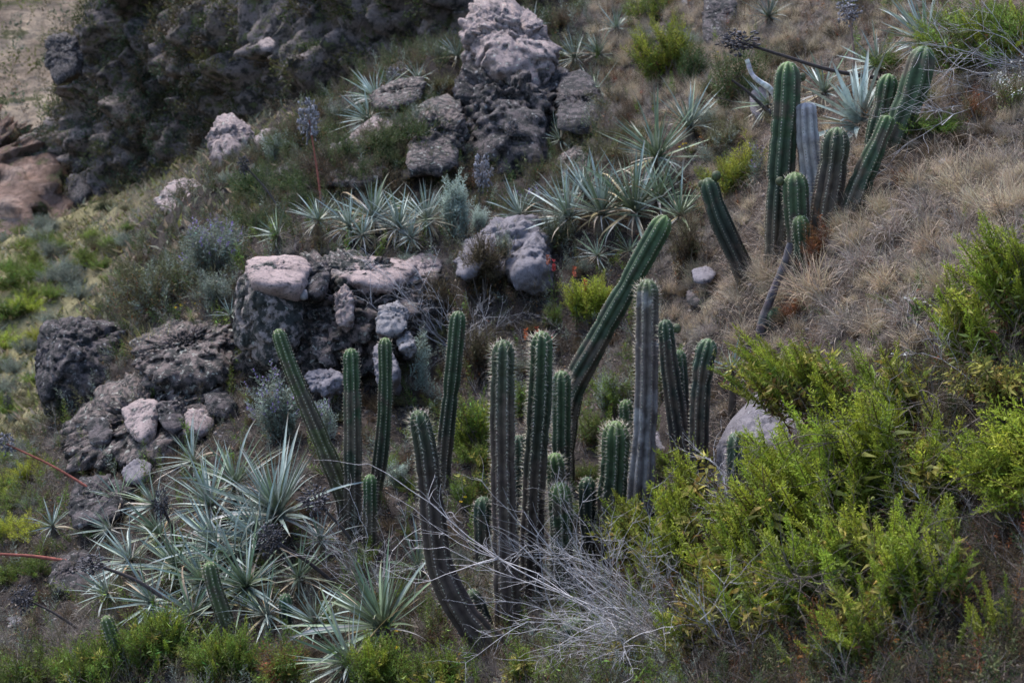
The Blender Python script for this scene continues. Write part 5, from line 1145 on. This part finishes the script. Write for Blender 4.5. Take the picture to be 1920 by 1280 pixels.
for q in [(30,545,45),(75,530,36),(20,600,42),(55,585,32),(100,560,26),(20,512,28),(5,655,34),(70,640,24),(40,470,22),(25,780,30),(60,900,36),(10,930,34),(30,1010,40),(70,1080,34),(15,1090,36),(120,470,22),(160,500,22),(60,720,22),(15,870,30)]:
    bush(*q, "bright" if rng.random() < 0.3 else "fern", "on the valley slope left of the big dark boulder", "green bushes on the valley slope")
for q in [(120,520,30),(150,560,28),(95,610,24),(30,700,28),(60,820,34),(40,950,34),(10,740,28),(140,540,22),(180,470,22),(80,430,20),(10,460,22),(50,660,26),(90,470,18),(5,830,26),(85,1040,26)]:
    bush(*q, "grey" if rng.random() < 0.6 else "olive", "on the valley slope beyond the big dark boulder", "grey bushes on the valley slope")
bush(196, 400, 17, "deep", "round dark green bush alone on the valley floor", None, 1.0)
for q in [(20,330,10),(60,345,9),(95,370,10),(40,290,8),(10,370,12),(75,300,8),(60,420,12),(20,425,14),(100,445,14),(130,430,10),(235,395,12),(40,440,16),(160,440,13)]:
    bush(*q, "olive" if rng.random() < 0.5 else "fern", "at the foot of the far pink earth bank", "far bushes by the pink bank")
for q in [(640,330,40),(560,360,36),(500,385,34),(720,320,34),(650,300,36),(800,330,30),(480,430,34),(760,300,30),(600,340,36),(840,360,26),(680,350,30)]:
    bush(*q, "deep" if rng.random() < 0.55 else "dark", "in the shaded hollow behind the terrace rosettes", "dark bushes behind the terrace")  # dark kinds picked so the foliage colour also carries the hollow's shade
for q in [(560,300,34),(620,260,34),(460,380,28),(700,280,30),(640,225,30),(760,180,28),(820,170,30),(740,260,26),(860,290,22),(590,215,26),(680,120,26),(820,110,24),(770,95,20),(430,345,22)]:
    bush(*q, "olive" if rng.random() < 0.7 else "grey", "on the slope under the shaded cliff", "olive bushes under the cliff")
for q in [(1060,330,30),(1150,300,34),(1010,330,22),(1090,230,30),(1190,170,28),(1150,130,24),(1180,230,30),(1340,180,34),(1050,50,22),(1100,20,24),(960,20,22),(1030,10,20),(1180,30,24),(1450,120,36),(1410,20,30),(1500,110,34),(1580,80,34)]:
    bush(*q, "olive" if rng.random() < 0.6 else "dark", "between rosettes on the slope right of the pinnacle", "olive bushes on the upper slope")
for q in [(800,830,30),(880,870,32),(1100,900,30),(1150,860,28),(720,880,26),(770,920,28),(990,860,26),(930,1040,26),(860,1060,26),(1240,880,28),(820,960,26),(1080,970,26)]:
    bush(*q, "fern" if rng.random() < 0.75 else "grey", "between the feet of the cacti", "undergrowth between the cacti", 0.8)
for q in [(700,830,34),(780,860,34),(740,760,30),(830,770,34),(640,790,26),(980,700,30),(1120,620,30),(1210,640,30),(1090,740,26),(1250,560,34),(1180,550,30),(760,700,26),(850,640,26),(1000,620,24),(690,760,24)]:
    bush(*q, "dark" if rng.random() < 0.7 else "olive", "low on the slope behind the tall cacti", "brown bushes behind the cacti", 0.6)
for q in [(1720,900,60),(1800,800,70),(1650,850,55),(1850,900,70),(1750,1050,60),(1860,1080,70),(1680,1000,50),(1560,830,45),(1620,690,45),(1740,700,50),(1880,640,50)]:
    bush(*q, "dark" if rng.random() < 0.8 else "olive", "tangled beneath the plumed shrubs of the bank", "undergrowth on the bank", 0.6)

def more(n, x0, x1, y0, y1, r0, r1, kinds, label, group, flat=0.8, test=None):
    k = 0
    while k < n:
        x, y = rng.uniform(x0, x1), rng.uniform(y0, y1)
        if test is not None and not test(x, y): continue
        bush(x, y, rng.uniform(r0, r1), kinds[int(rng.integers(len(kinds)))], label, group, flat); k += 1
more(22, 0, 260, 420, 1000, 16, 34, ("fern", "fern", "grey"), "on the valley slope left of the big dark boulder", "green bushes on the valley slope", 0.8, lambda x, y: x < 60 or y < 560)
more(16, 0, 260, 420, 1050, 14, 30, ("grey", "olive"), "on the valley slope beyond the big dark boulder", "grey bushes on the valley slope", 0.8, lambda x, y: x < 70 or y < 560)
more(26, 480, 900, 250, 390, 26, 50, ("deep", "deep", "dark"), "in the shaded hollow behind the terrace rosettes", "dark bushes behind the terrace")  # more dark foliage, with the shade of the hollow put into its colour
more(14, 440, 860, 130, 330, 16, 30, ("olive", "grey", "olive"), "on the slope under the shaded cliff", "olive bushes under the cliff", 0.8, lambda x, y: y > 330 - 0.45 * (x - 440))
more(30, 1000, 1480, 0, 440, 18, 36, ("olive", "dark", "grey", "olive"), "between rosettes on the slope right of the pinnacle", "olive bushes on the upper slope", 0.8)
more(28, 560, 1320, 440, 900, 18, 36, ("dark", "olive", "grey"), "low on the slope behind the tall cacti", "brown bushes behind the cacti", 0.7)
more(18, 1480, 1920, 700, 1270, 40, 75, ("dark", "dark", "olive"), "tangled beneath the plumed shrubs of the bank", "undergrowth on the bank", 0.6)
more(9, 1560, 1920, 10, 260, 30, 55, ("olive", "dark", "fern"), "at the top of the bank behind the thick leaning cactus", "bushes at the top of the bank", 0.7)

# ------------------------------------------------------------------ bare twigs
def twig_mb(seed, depth=4, col=(0.44, 0.42, 0.44), nb=7, rad=0.0055, wig=0.16, straight=False):
    r = np.random.default_rng(seed); m = MB()
    def grow(o, d, L, rd, lev):
        n = 5; pts = [o]; dd = d
        for k in range(n):
            dd = nrm(dd + r.normal(0, wig, 3)); pts.append(pts[-1] + dd * L / n)
        pts = np.array(pts); tube(m, pts, np.linspace(rd, rd * 0.5, n + 1), np.array(col) * r.uniform(0.6, 1.25), 3 if lev < depth else 4)
        if lev <= 0: return
        for k in range(nb if lev > 1 else nb - 1):
            i = int(r.integers(1, n + 1)); side = nrm(np.cross(dd, r.normal(size=3)))
            grow(pts[i], nrm(d * 0.8 + side * r.uniform(0.4, 0.9)), L * r.uniform(0.3, 0.55), rd * 0.5, lev - 1)
    grow(np.zeros(3), np.array([0, 0, 1.0]), 1.0, rad, depth - 1)
    return m
TW = [twig_mb(900 + i, 3).mesh("twig", M_WOOD) for i in range(6)]
TWB = [twig_mb(930 + i, 3, (0.12, 0.10, 0.09)).mesh("twig", M_WOOD) for i in range(4)]
def twigs(bx, by, tips, label, lib=TW, d=None, group=None, bow=0.3, name="bare_shrub", wscale=1.0, dt=-0.15):
    B = G(bx, by) if d is None else P(bx, by, d)
    g = gz(B[0], B[1]);  B = np.array([B[0], B[1], min(B[2], g) - 0.02])
    rt = thing(name, label, "shrub", B, group); D_ = depth_of(B)
    for x, y in tips:
        t = P(x, y, D_ + rng.uniform(-0.35, 0.2) + dt); v = t - B; L = np.linalg.norm(v)
        part("branch", lib[int(rng.integers(len(lib)))], rt, mat4(frame(v, None, rng.uniform(0, 6)), rng.normal(0, 0.02, 3) * [1, 1, 0], np.array([L * wscale, L * wscale, L])))
    return rt
tips = [(880,1025),(905,1080),(1000,1040),(1060,1010),(1100,1015),(1150,1030),(1200,1040),(980,1150),(1040,1090),(1090,1120),(1140,1090),(1240,1060),(1000,1225),(1080,1220),(1120,1160),(1180,1120),(1220,1130),(1020,1130),(1060,1170),(1150,1200),(1260,1100),(1100,1060),(1190,1080)]
twigs(1300, 1235, tips, "bare grey-white twiggy shrub in front of the tall cacti", TW, 6.2, wscale=0.72)
twigs(1230, 1230, [(1100,1110),(1150,1150),(1050,1190),(1130,1220),(1190,1160),(1080,1250),(1160,1060),(1230,1090)], "smaller bare twig bush at the foot of the grey-white one", TW, 6.1)
tw_g = "dry twig tangles on the bank"
TWL = iter(["dry twigs between the plumed shrub and the yellow-leaved one", "dry twigs right of the violet-grey boulder", "dry grey twigs inside the yellow-leaved shrub", "dry twigs under the feathery leaning shrub", "dry twigs between the narrow plumed shrub and the dark hollow", "dry twigs inside the dense bright plumed shrub", "dry twigs at the edge of the leaf litter hollow", "dry twigs right of the bare grey-white shrub"])
for bx, by, tp in [(1780,860,[(1600,760),(1640,830),(1560,820),(1700,720),(1660,690)]), (1740,920,[(1560,860),(1600,920),(1640,800),(1700,840)]), (1900,760,[(1760,640),(1720,720),(1800,620),(1740,780),(1860,640)]), (1860,980,[(1700,900),(1740,1000),(1790,860),(1680,960)]), (1700,1120,[(1600,960),(1660,980),(1620,1040),(1700,1000)]), (1560,1180,[(1440,1040),(1500,1020),(1470,1120),(1540,1060)]), (1800,1150,[(1680,1060),(1740,1030),(1760,1090)]), (1420,1240,[(1300,1100),(1340,1080),(1290,1170),(1380,1120)])]:
    twigs(bx, by, tp, next(TWL), TWB + TWB + TW[:1], None, tw_g)
twigs(1950, 130, [(1800,40),(1760,110),(1830,90),(1780,150),(1850,20),(1740,190),(1720,200),(1860,150)], "long arching grey branches at the top of the bank", TW, None)
twigs(840, 600, [(700,540),(740,520),(770,510),(690,560),(760,540),(720,580)], "pale dry stems fanning left across the ledge face", TW, 11.2, None)
twigs(880, 620, [(840,580),(870,570),(920,590),(940,600),(820,610),(900,575)], "grey dead stems below the dark dry bush", TW, 11.0, None)
twigs(700, 1120, [(640,1000),(610,1040),(660,960),(580,1060),(720,1010),(740,980)], "thin dry stems around the feet of the slim cacti", TW, None)
twigs(560, 720, [(500,650),(530,640),(480,690),(560,650)], "thin dry stems below the pink-topped block", TWB, 10.8)
twigs(1380, 1000, [(1330,900),(1350,860),(1400,870),(1300,930),(1420,830),(1450,850)], "fine dry stems crossing the violet-grey boulder", TW, 6.8)

# ------------------------------------------------------------------ dry grass
def tussock_mb(seed, n=220, col=(0.42, 0.345, 0.25), droop=0.5, spread=0.8, w=0.010, L=(0.5, 1.1)):
    global rng
    keep = rng; rng = np.random.default_rng(seed); m = MB()
    base = np.column_stack([rng.normal(0, 0.10, (n, 2)), np.zeros(n)])
    al = rng.uniform(0, 6.28, n); s = rng.random(n) ** 0.7 * spread
    d = np.column_stack([np.cos(al) * s, np.sin(al) * s, np.ones(n)])
    blades(m, base, d, rng.uniform(*L, n), w, droop * rng.uniform(0.3, 1.3, n), jit(col, n, 0.25), 5, jit(np.array(col) * 1.2, n, 0.2))
    rng = keep; return m
TUS = {"tan": [tussock_mb(1000 + i) for i in range(4)], "straw": [tussock_mb(1020 + i, 120, (0.33, 0.27, 0.12), 0.25, 0.5, 0.014) for i in range(3)],
       "grey": [tussock_mb(1040 + i, 200, (0.25, 0.215, 0.19), 0.7, 1.0) for i in range(4)], "brown": [tussock_mb(1060 + i, 200, (0.12, 0.085, 0.055), 0.5, 0.8, 0.012) for i in range(3)]}
TUSM = {k: [m.mesh(k + "_tussock", M_DRY) for m in v] for k, v in TUS.items()}
def tussock(px, py, r, kind, label, group=None, lean=(0, 1, 0)):
    p = G(px, py); s = m_of(r, p); ms = TUSM[kind]
    o = part("grass_tussock", ms[int(rng.integers(len(ms)))], None, mat4(frame(np.array([lean[0], -lean[2], lean[1]]), None, rng.uniform(0, 6)), p - [0, 0, 0.01], np.array([s, s, s])))
    return tag(o, label, "grass", group)
tussock(1530, 560, 150, "tan", "arching beige grass tussock hanging over the black cactus stump", None, (-0.5, 1, 0.3))
tussock(1590, 610, 110, "grey", "grey grass tussock below the arching beige one", None, (-0.5, 0.8, 0.4))
for x, y, r in [(1620,500,114),(1680,440,114),(1660,540,108),(1740,400,114),(1800,360,114),(1860,330,108),(1740,470,121),(1810,440,114),(1880,400,114),(1700,590,114),(1770,540,114),(1850,500,108),(1640,620,101),(1720,650,101),(1580,620,87),(1900,310,101),(1600,460,87),(1660,400,87),(1720,350,87),(1780,320,81),(1560,570,94),(1830,390,101),(1680,500,101),(1790,490,108),(1900,460,108)]:
    kd = "tan" if rng.random() < 0.55 else "grey"
    tussock(x, y, r, kd, {"tan": "beige", "grey": "greyish drooping"}[kd] + (" large" if r > 108 else " small") + " dry grass tussock on the mound right of the upper cacti", "dry grass tussocks on the mound", (-0.35, 0.9, 0.35))
for x, y, r in [(1750,290,60),(1800,270,60),(1850,250,60),(1700,260,50),(1760,220,50),(1870,200,55)]:
    tussock(x, y, r, "brown", "brown dry grass on the shady bank behind the leaning cactus", "brown grass on the upper bank", (-0.3, 0.9, 0.2))
tussock(292, 690, 115, "straw", "tall straw-coloured grass tuft above the sunken rock", None, (-0.1, 1, 0.1))
tussock(265, 660, 60, "straw", "low straw-coloured tuft left of the tall one", None, (-0.6, 0.7, 0.2))
tussock(1440, 530, 90, "tan", "thin dry grass arching left of the grey dead trunk", None, (-0.4, 1, 0.2))
tussock(1400, 640, 90, "tan", "thin dry grass in front of the upright pale rock", None, (-0.6, 1, 0.2))
tussock(1470, 460, 90, "straw", "fine seeding grass among the upper cacti", None, (-0.3, 1, 0.2))
tussock(1620, 440, 80, "tan", "fine seeding grass at the foot of the thick leaning cactus", None, (0.3, 1, 0.2))
for x, y, r in [(780,960,50),(740,940,45),(760,1000,45),(850,980,45),(800,1130,50),(760,1180,50),(840,1200,55),(720,1080,40),(870,1040,40),(640,1120,40),(1080,900,40),(1120,1000,40)]:
    tussock(x, y, r, "grey" if rng.random() < 0.6 else "brown", "small greyish dry grass tuft around the feet of the cacti", "grass tufts round the cacti", (-0.1, 1, 0.2))
for x, y, r in [(120,1190,55),(160,1150,50),(80,1220,50),(130,1230,55),(190,1210,45),(60,1170,40)]:
    tussock(x, y, r, "grey" if rng.random() < 0.5 else "tan", "pinkish-beige grass on the bare earth below the rosette thicket", "grass on the bare earth", (-0.5, 0.7, 0.2))
for x, y, r in [(1240,620,50),(1160,660,45),(1270,680,45),(1100,700,40),(860,700,40),(800,640,40),(1200,520,45),(1250,470,45),(1080,520,40),(700,720,36),(650,700,36),(640,660,36),(1330,620,50),(1290,640,45)]:
    tussock(x, y, r, "grey" if rng.random() < 0.5 else "brown", "withered grey-brown grass on the slope behind the cacti", "withered grass behind the cacti", (-0.1, 1, 0.2))
for x, y, r in [(470,420,36),(820,170,26),(790,140,24),(800,180,24),(870,200,20),(330,470,30),(240,470,26),(220,560,30),(360,600,36),(420,640,30),(1010,80,20),(1060,70,22),(960,60,18),(1100,60,22)]:
    tussock(x, y, r, "tan" if rng.random() < 0.5 else "grey", "pale dry grass tuft between rocks of the upper slope and ledge", "pale grass tufts of the upper slope")

# ------------------------------------------------------------------ flowers
def flower_plant(px, py, h, col, label, n=5, group=None, name="wildflower", lean=0.2, size=0.012, spike=False):
    p = G(px, py); H = m_of(h, p); rt = thing(name, label, "flower", p, group); m = MB()
    for k in range(n):
        t = np.array([rng.normal(0, lean) * H, rng.normal(0, lean) * H, H * rng.uniform(0.7, 1.05)])
        tube(m, spline(np.array([[0, 0, -0.01], t * 0.5 + [0.01, 0, 0], t]), 5), np.linspace(0.003, 0.0018, 5), (0.10, 0.13, 0.05), 4)
        fm = MB(); q = 14 if not spike else 40
        al = rng.uniform(0, 6.28, q); zz = rng.uniform(0, 0.09 if spike else 0.006, q)
        d = np.column_stack([np.cos(al), np.sin(al), np.full(q, 0.5)])
        diamonds(fm, np.column_stack([np.zeros((q, 2)), zz]), d, size * (2.2 if spike else 1.3), size * 0.9, jit(col, q, 0.2))
        part("bloom", fm.mesh("bloom", M_FOL), rt, mat4(np.eye(3), t))
    nl = 30; u = rng.random(nl)[:, None]
    diamonds(m, rng.normal(0, 0.02, (nl, 3)) + np.array([0, 0, H]) * u * 0.8, rng.normal(0, 1, (nl, 3)), 0.04, 0.009, jit((0.09, 0.14, 0.04), nl, 0.3))
    part("stems", m.mesh("stems", M_FOL), rt); return rt
flower_plant(1040, 600, 100, (0.34, 0.07, 0.045), "red-flowered plant right of the split boulder", 2, None, "wildflower", 0.1, 0.0105, True)
flower_plant(1080, 620, 105, (0.34, 0.07, 0.045), "red-flowered plant beside the vivid yellow-green bush", 2, None, "wildflower", 0.08, 0.0105, True)
flower_plant(1010, 700, 70, (0.34, 0.06, 0.035), "low red-flowered plant behind the tall bristly pair", 3, None, "wildflower", 0.35, 0.0105, True)
for i, (x, y, h, l) in enumerate([(900,985,55,"yellow flowers left of the tall brownish cactus"), (735,1215,45,"yellow flowers at the heart of the tall open rosette"), (725,1260,55,"yellow flowers over the green herbs by the bent cactus"), (380,735,30,"tiny yellow flowers around the small white rosette"), (1160,1270,40,"yellow flowers under the bare grey twigs"), (1290,300,30,"yellow flowers on the big green rosette"), (330,600,30,"yellow flowers before the olive-grey bush"), (1350,130,30,"yellow flowers on the dark green bush")]):
    flower_plant(x, y, h, (0.62, 0.46, 0.03), l, 4, None, "wildflower", 0.35, 0.011)
for x, y, h, l in [(1700,700,40,"white flowers in the dark tangle right of the plumed shrub"), (1560,890,50,"white flowers at the edge of the violet-grey boulder"), (1720,600,40,"white flowers on the dry grass mound")]:
    flower_plant(x, y, h, (0.62, 0.62, 0.6), l, 6, None, "wildflower", 0.5, 0.008)

# ------------------------------------------------------------------ uncountable ground cover
def scatter(n, x0, x1, y0, y1):
    q = np.column_stack([rng.uniform(x0, x1, n), rng.uniform(y0, y1, n)])
    d = q[:, 1] * CP - 2 * SP; keep = np.abs(q[:, 0] / q[:, 1]) < 0.45
    q = q[keep]; return np.column_stack([q, ground_z(q)])
# low scrub: sprays and twigs scattered over the slope, kinds chosen by place
def gn_scatter(name, meshes, pos, dirs_, scl, idx, label, cat):
    c = bpy.data.collections.new(name + "_sprays")
    for k, me in enumerate(meshes):
        ob = bpy.data.objects.new("%s_spray_%02d" % (name, k), me); c.objects.link(ob)
    me = bpy.data.meshes.new(name); n = len(pos)
    me.vertices.add(n); me.vertices.foreach_set("co", np.asarray(pos, np.float32).ravel())
    eul = np.array([Matrix([[float(v) for v in r] for r in frame(d, None, t)]).to_euler() for d, t in zip(dirs_, rng.uniform(0, 6.28, n))], np.float32)
    a = me.attributes.new("rot", 'FLOAT_VECTOR', 'POINT'); a.data.foreach_set("vector", eul.ravel())
    a = me.attributes.new("scl", 'FLOAT', 'POINT'); a.data.foreach_set("value", np.asarray(scl, np.float32))
    a = me.attributes.new("idx", 'INT', 'POINT'); a.data.foreach_set("value", np.asarray(idx, np.int32))
    g = bpy.data.node_groups.new(name, 'GeometryNodeTree')
    g.interface.new_socket("Geometry", in_out='INPUT', socket_type='NodeSocketGeometry'); g.interface.new_socket("Geometry", in_out='OUTPUT', socket_type='NodeSocketGeometry')
    gi = g.nodes.new("NodeGroupInput"); go = g.nodes.new("NodeGroupOutput"); iop = g.nodes.new("GeometryNodeInstanceOnPoints"); mp = g.nodes.new("GeometryNodeMeshToPoints")
    ci = g.nodes.new("GeometryNodeCollectionInfo"); ci.inputs["Collection"].default_value = c; ci.inputs["Separate Children"].default_value = True; ci.inputs["Reset Children"].default_value = True
    iop.inputs["Pick Instance"].default_value = True
    g.links.new(gi.outputs[0], mp.inputs[0]); g.links.new(mp.outputs[0], iop.inputs["Points"]); g.links.new(ci.outputs[0], iop.inputs["Instance"]); g.links.new(iop.outputs[0], go.inputs[0])
    for an, ty, so in (("rot", 'FLOAT_VECTOR', "Rotation"), ("scl", 'FLOAT', "Scale"), ("idx", 'INT', "Instance Index")):
        na = g.nodes.new("GeometryNodeInputNamedAttribute"); na.data_type = ty; na.inputs["Name"].default_value = an
        g.links.new([o_ for o_ in na.outputs if o_.enabled][0], iop.inputs[so])
    o = part(name, me, None); md = o.modifiers.new("scatter", 'NODES'); md.node_group = g
    return tag(o, label, cat, None, "stuff")
TWS = [twig_mb(960 + i, 3, (0.10, 0.085, 0.08), 5, 0.008).mesh("dry_spray", M_WOOD) for i in range(3)]
TWL_ = [twig_mb(970 + i, 3, (0.30, 0.28, 0.28), 5, 0.006).mesh("pale_spray", M_WOOD) for i in range(3)]
KIND = {"dark": SHM["dark"], "grey": SHM["grey"], "olive": SHM["olive"], "fern": SHM["fern"], "rust": SHM["rust"], "deep": SHM["deep"], "twig": TWS, "pale": TWL_, "yellow": SHM["yellow"], "tan": TUSM["tan"], "greyg": TUSM["grey"], "browng": TUSM["brown"]}
LIB = []; KIDX = {}
for k, v in KIND.items(): KIDX[k] = list(range(len(LIB), len(LIB) + len(v))); LIB += v
q = np.vstack([scatter(17000, -5.5, 5.2, 4, 21), scatter(3200, 0.2, 2.6, 4, 6.6), scatter(1600, -3.4, 0.4, 6.3, 8)])
w1 = fbm(q * [0.6, 0.6, 0], 3, 120); w2 = fbm(q * [0.8, 0.8, 0], 3, 130)
ii = np.empty(len(q), int); ss = np.empty(len(q))
for n_, (p, a1, a2) in enumerate(zip(q, w1, w2)):
    gr = max(a2, 0) * 1.4
    if p[0] > 1.1 and p[1] > 6.9: pr = {"twig": .2, "greyg": .3, "tan": .3, "browng": .15, "dark": .1, "rust": .06, "olive": .04, "fern": .15 * max(a1, 0)}
    elif p[0] > 0.7 and p[1] <= 6.9: pr = {"twig": .4, "pale": .04, "dark": .3, "browng": .1, "rust": .12, "olive": .1, "deep": .12}
    elif p[1] > 13.2 and p[0] < 0.6: pr = {"deep": .35 + gr * .3, "dark": .4, "olive": .2, "grey": .06, "twig": .15, "browng": .1}  # darker mix behind the terrace: shade of the hollow put into the scrub colour
    elif p[1] > 11.8: pr = {"olive": .35, "dark": .2, "grey": .25, "deep": .12 + gr * .5, "fern": gr * .5, "greyg": .12, "twig": .15}
    elif p[1] > 8.3: pr = {"dark": .3, "twig": .3, "browng": .12, "grey": .14, "greyg": .12, "olive": .16, "fern": .18 + gr * .6, "pale": .06}
    else: pr = {"twig": .2, "dark": .15, "greyg": .25, "olive": .15, "fern": .15 + gr * .4, "grey": .15, "browng": .1}
    ks = list(pr); k = ks[int(rng.choice(len(ks), p=np.array([pr[x] for x in ks]) / sum(pr.values())))]
    ii[n_] = rng.choice(KIDX[k]); ss[n_] = rng.uniform(0.10, 0.27) * (0.75 + 0.035 * p[1]) * (0.8 if k in ("tan", "greyg", "browng") else 1)
dr = nrm(rng.normal(0, 0.42, (len(q), 3)) + [-0.12, -0.05, 1])
gn_scatter("low_scrub", LIB, q - [0, 0, 0.01], dr, ss, ii, "low dry scrub and dead twigs covering the hillside between the larger plants", "scrub")
# matted dry grass of the mound
mb = MB(); q = scatter(30000, 0.9, 5, 5.8, 12); dn = fbm(q * [1.2, 1.2, 0], 3, 140)
q = q[(dn + rng.normal(0, 0.2, len(q)) > -0.15) & (q[:, 0] > 1.15 + 0.18 * np.abs(q[:, 1] - 8.2))]; n = len(q)
al = rng.uniform(0, 6.28, n); s = rng.random(n) * 0.7; clump = fbm(q * [3, 3, 0], 2, 150)
palette = np.array([(0.42, 0.33, 0.27), (0.30, 0.235, 0.20), (0.36, 0.30, 0.27), (0.19, 0.13, 0.095), (0.46, 0.37, 0.29)])
blades(mb, q, np.column_stack([np.cos(al) * s - 0.5 + clump, np.sin(al) * s - 0.25, np.full(n, 0.8)]), rng.uniform(0.07, 0.30, n), 0.0042, rng.uniform(0.2, 1.1, n), palette[rng.integers(0, 5, n)] * rng.uniform(0.6, 1.25, (n, 1)), 3)
o = part("mound_grass", mb.mesh("mound_grass", M_DRY), None); tag(o, "matted beige dry grass covering the mound right of the upper cacti", "grass", None, "stuff")
mb = MB()
q = scatter(70000, -5, 4.2, 4, 14)
dens = fbm(q * [0.9, 0.9, 0], 3, 88); q = q[dens + rng.normal(0, 0.3, len(q)) > -0.1]
n = len(q); al = rng.uniform(0, 6.28, n); s = rng.random(n)
palette = np.array([(0.15, 0.12, 0.095), (0.09, 0.068, 0.052), (0.21, 0.18, 0.15), (0.07, 0.08, 0.035), (0.13, 0.115, 0.07)])
blades(mb, q, np.column_stack([np.cos(al) * s, np.sin(al) * s, np.full(n, 0.7)]), rng.uniform(0.04, 0.17, n), 0.004, rng.uniform(0.1, 0.9, n), palette[rng.integers(0, 5, n)] * rng.uniform(0.6, 1.3, (n, 1)), 2)
o = part("ground_grass", mb.mesh("ground_grass", M_DRY), None); tag(o, "short dry grass and stubble covering the stony hillside", "grass", None, "stuff")
mb = MB()
q = scatter(60000, -5, 4.2, 4, 14); n = len(q); q[:, 2] += 0.006
al = rng.uniform(0, 6.28, n)
palette = np.array([(0.13, 0.095, 0.07), (0.08, 0.045, 0.03), (0.19, 0.16, 0.14), (0.05, 0.04, 0.034), (0.11, 0.10, 0.095)])
diamonds(mb, q, np.column_stack([np.cos(al), np.sin(al), rng.uniform(-0.1, 0.35, n)]), rng.uniform(0.015, 0.06, n), rng.uniform(0.004, 0.016, n), palette[rng.integers(0, 5, n)] * rng.uniform(0.6, 1.3, (n, 1)), 0.25)
o = part("leaf_litter", mb.mesh("leaf_litter", M_DRY), None); tag(o, "dead leaf and twig litter lying over the hillside soil", "litter", None, "stuff")
# gravel
mb = MB(); dirs, fc = ico(1)
q = scatter(6000, -5, 4.2, 4, 14)
for p in q:
    s = 0.006 + 0.02 * rng.random() ** 3
    mb.add((dirs * rng.uniform(0.6, 1.1, (len(dirs), 1)) * [1, 1, 0.7]) * s + p, fc, np.array((0.2, 0.175, 0.17)) * rng.uniform(0.4, 1.5))
o = part("gravel", mb.mesh("gravel", M_DRY), None); tag(o, "small gravel scattered over the hillside soil", "gravel", None, "stuff")
# grass and low scrub of the valley slope
mb = MB()
q = np.column_stack([rng.uniform(-26, -2.5, 75000), rng.uniform(13, 58, 75000)]); q = q[np.abs(q[:, 0] / q[:, 1]) < 0.5]
z = ground_z(q); q = np.column_stack([q, z]); n = len(q); dn = fbm(q * [0.35, 0.35, 0], 4, 99)
palette = np.array([(0.17, 0.17, 0.06), (0.22, 0.19, 0.11), (0.12, 0.14, 0.05), (0.24, 0.20, 0.15), (0.17, 0.18, 0.13)])
ci = np.clip(((dn + 0.5) * 5 + rng.normal(0, 1.0, n)).astype(int), 0, 4)
al = rng.uniform(0, 6.28, n)
diamonds(mb, q, np.column_stack([np.cos(al), np.sin(al), rng.uniform(0.3, 1.6, n)]), rng.uniform(0.08, 0.28, n) * (0.6 + q[:, 1] / 60), rng.uniform(0.02, 0.07, n), palette[ci] * rng.uniform(0.65, 1.3, (n, 1)), 0.2)
o = part("valley_grass", mb.mesh("valley_grass", M_FOL), None); tag(o, "grass and low scrub covering the valley slope", "grass", None, "stuff")
# scrub clinging to the cliff
vis = np.nonzero((CLIFF_V[:, 2] > -6.5) & (CLIFF_V[:, 0] < 2.5))[0]
den = fbm(CLIFF_V[vis] * 0.45, 3, 71) + rng.normal(0, 0.28, len(vis))
idx = vis[den > -0.08]; idx = rng.choice(idx, min(len(idx), 5200), replace=False)
small = {k: shoot_mb(1500 + i, sprigs=8, per=4, leafL=0.2, leafW=0.09, reach=0.5, ang=0.9, start=0.0, c0=c, c1=tuple(1.7 * x for x in c), lance=0, dead=0) for i, (k, c) in enumerate({"a": (0.035, 0.05, 0.018), "b": (0.05, 0.052, 0.02), "c": (0.045, 0.035, 0.022), "d": (0.026, 0.045, 0.026)}.items())}
hue = vnoise(CLIFF_V[idx] * 0.5, 77)
kk = np.clip((hue + 1) * 2 + rng.normal(0, 0.7, len(idx)), 0, 3).astype(int)
pos = np.repeat(CLIFF_V[idx], 2, 0); nn_ = np.repeat(CLIFF_N[idx], 2, 0)
gn_scatter("cliff_scrub", [small[k].mesh("cliff_spray", M_FOL) for k in "abcd"], pos, nrm(nn_ * 0.7 + [0, 0, 0.8] + rng.normal(0, 0.6, pos.shape)), np.repeat(rng.uniform(0.2, 0.62, len(idx)), 2), np.repeat(kk, 2), "dark green scrub clinging all over the shaded cliff", "scrub")
# far scrub dots on the hill
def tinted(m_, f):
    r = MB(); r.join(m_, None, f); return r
hk = rng.choice(np.nonzero((HILL_Q[:, 0] > -0.45 * HILL_Q[:, 1]) & (HILL_Q[:, 0] < -0.17 * HILL_Q[:, 1]) & (HILL_Q[:, 1] < 170))[0], 4200)
off = rng.uniform(-1.1, 1.1, (len(hk), 2))
pos = np.column_stack([HILL_Q[hk] + off, HILL_Z[hk] + off[:, 1] * 0.4])
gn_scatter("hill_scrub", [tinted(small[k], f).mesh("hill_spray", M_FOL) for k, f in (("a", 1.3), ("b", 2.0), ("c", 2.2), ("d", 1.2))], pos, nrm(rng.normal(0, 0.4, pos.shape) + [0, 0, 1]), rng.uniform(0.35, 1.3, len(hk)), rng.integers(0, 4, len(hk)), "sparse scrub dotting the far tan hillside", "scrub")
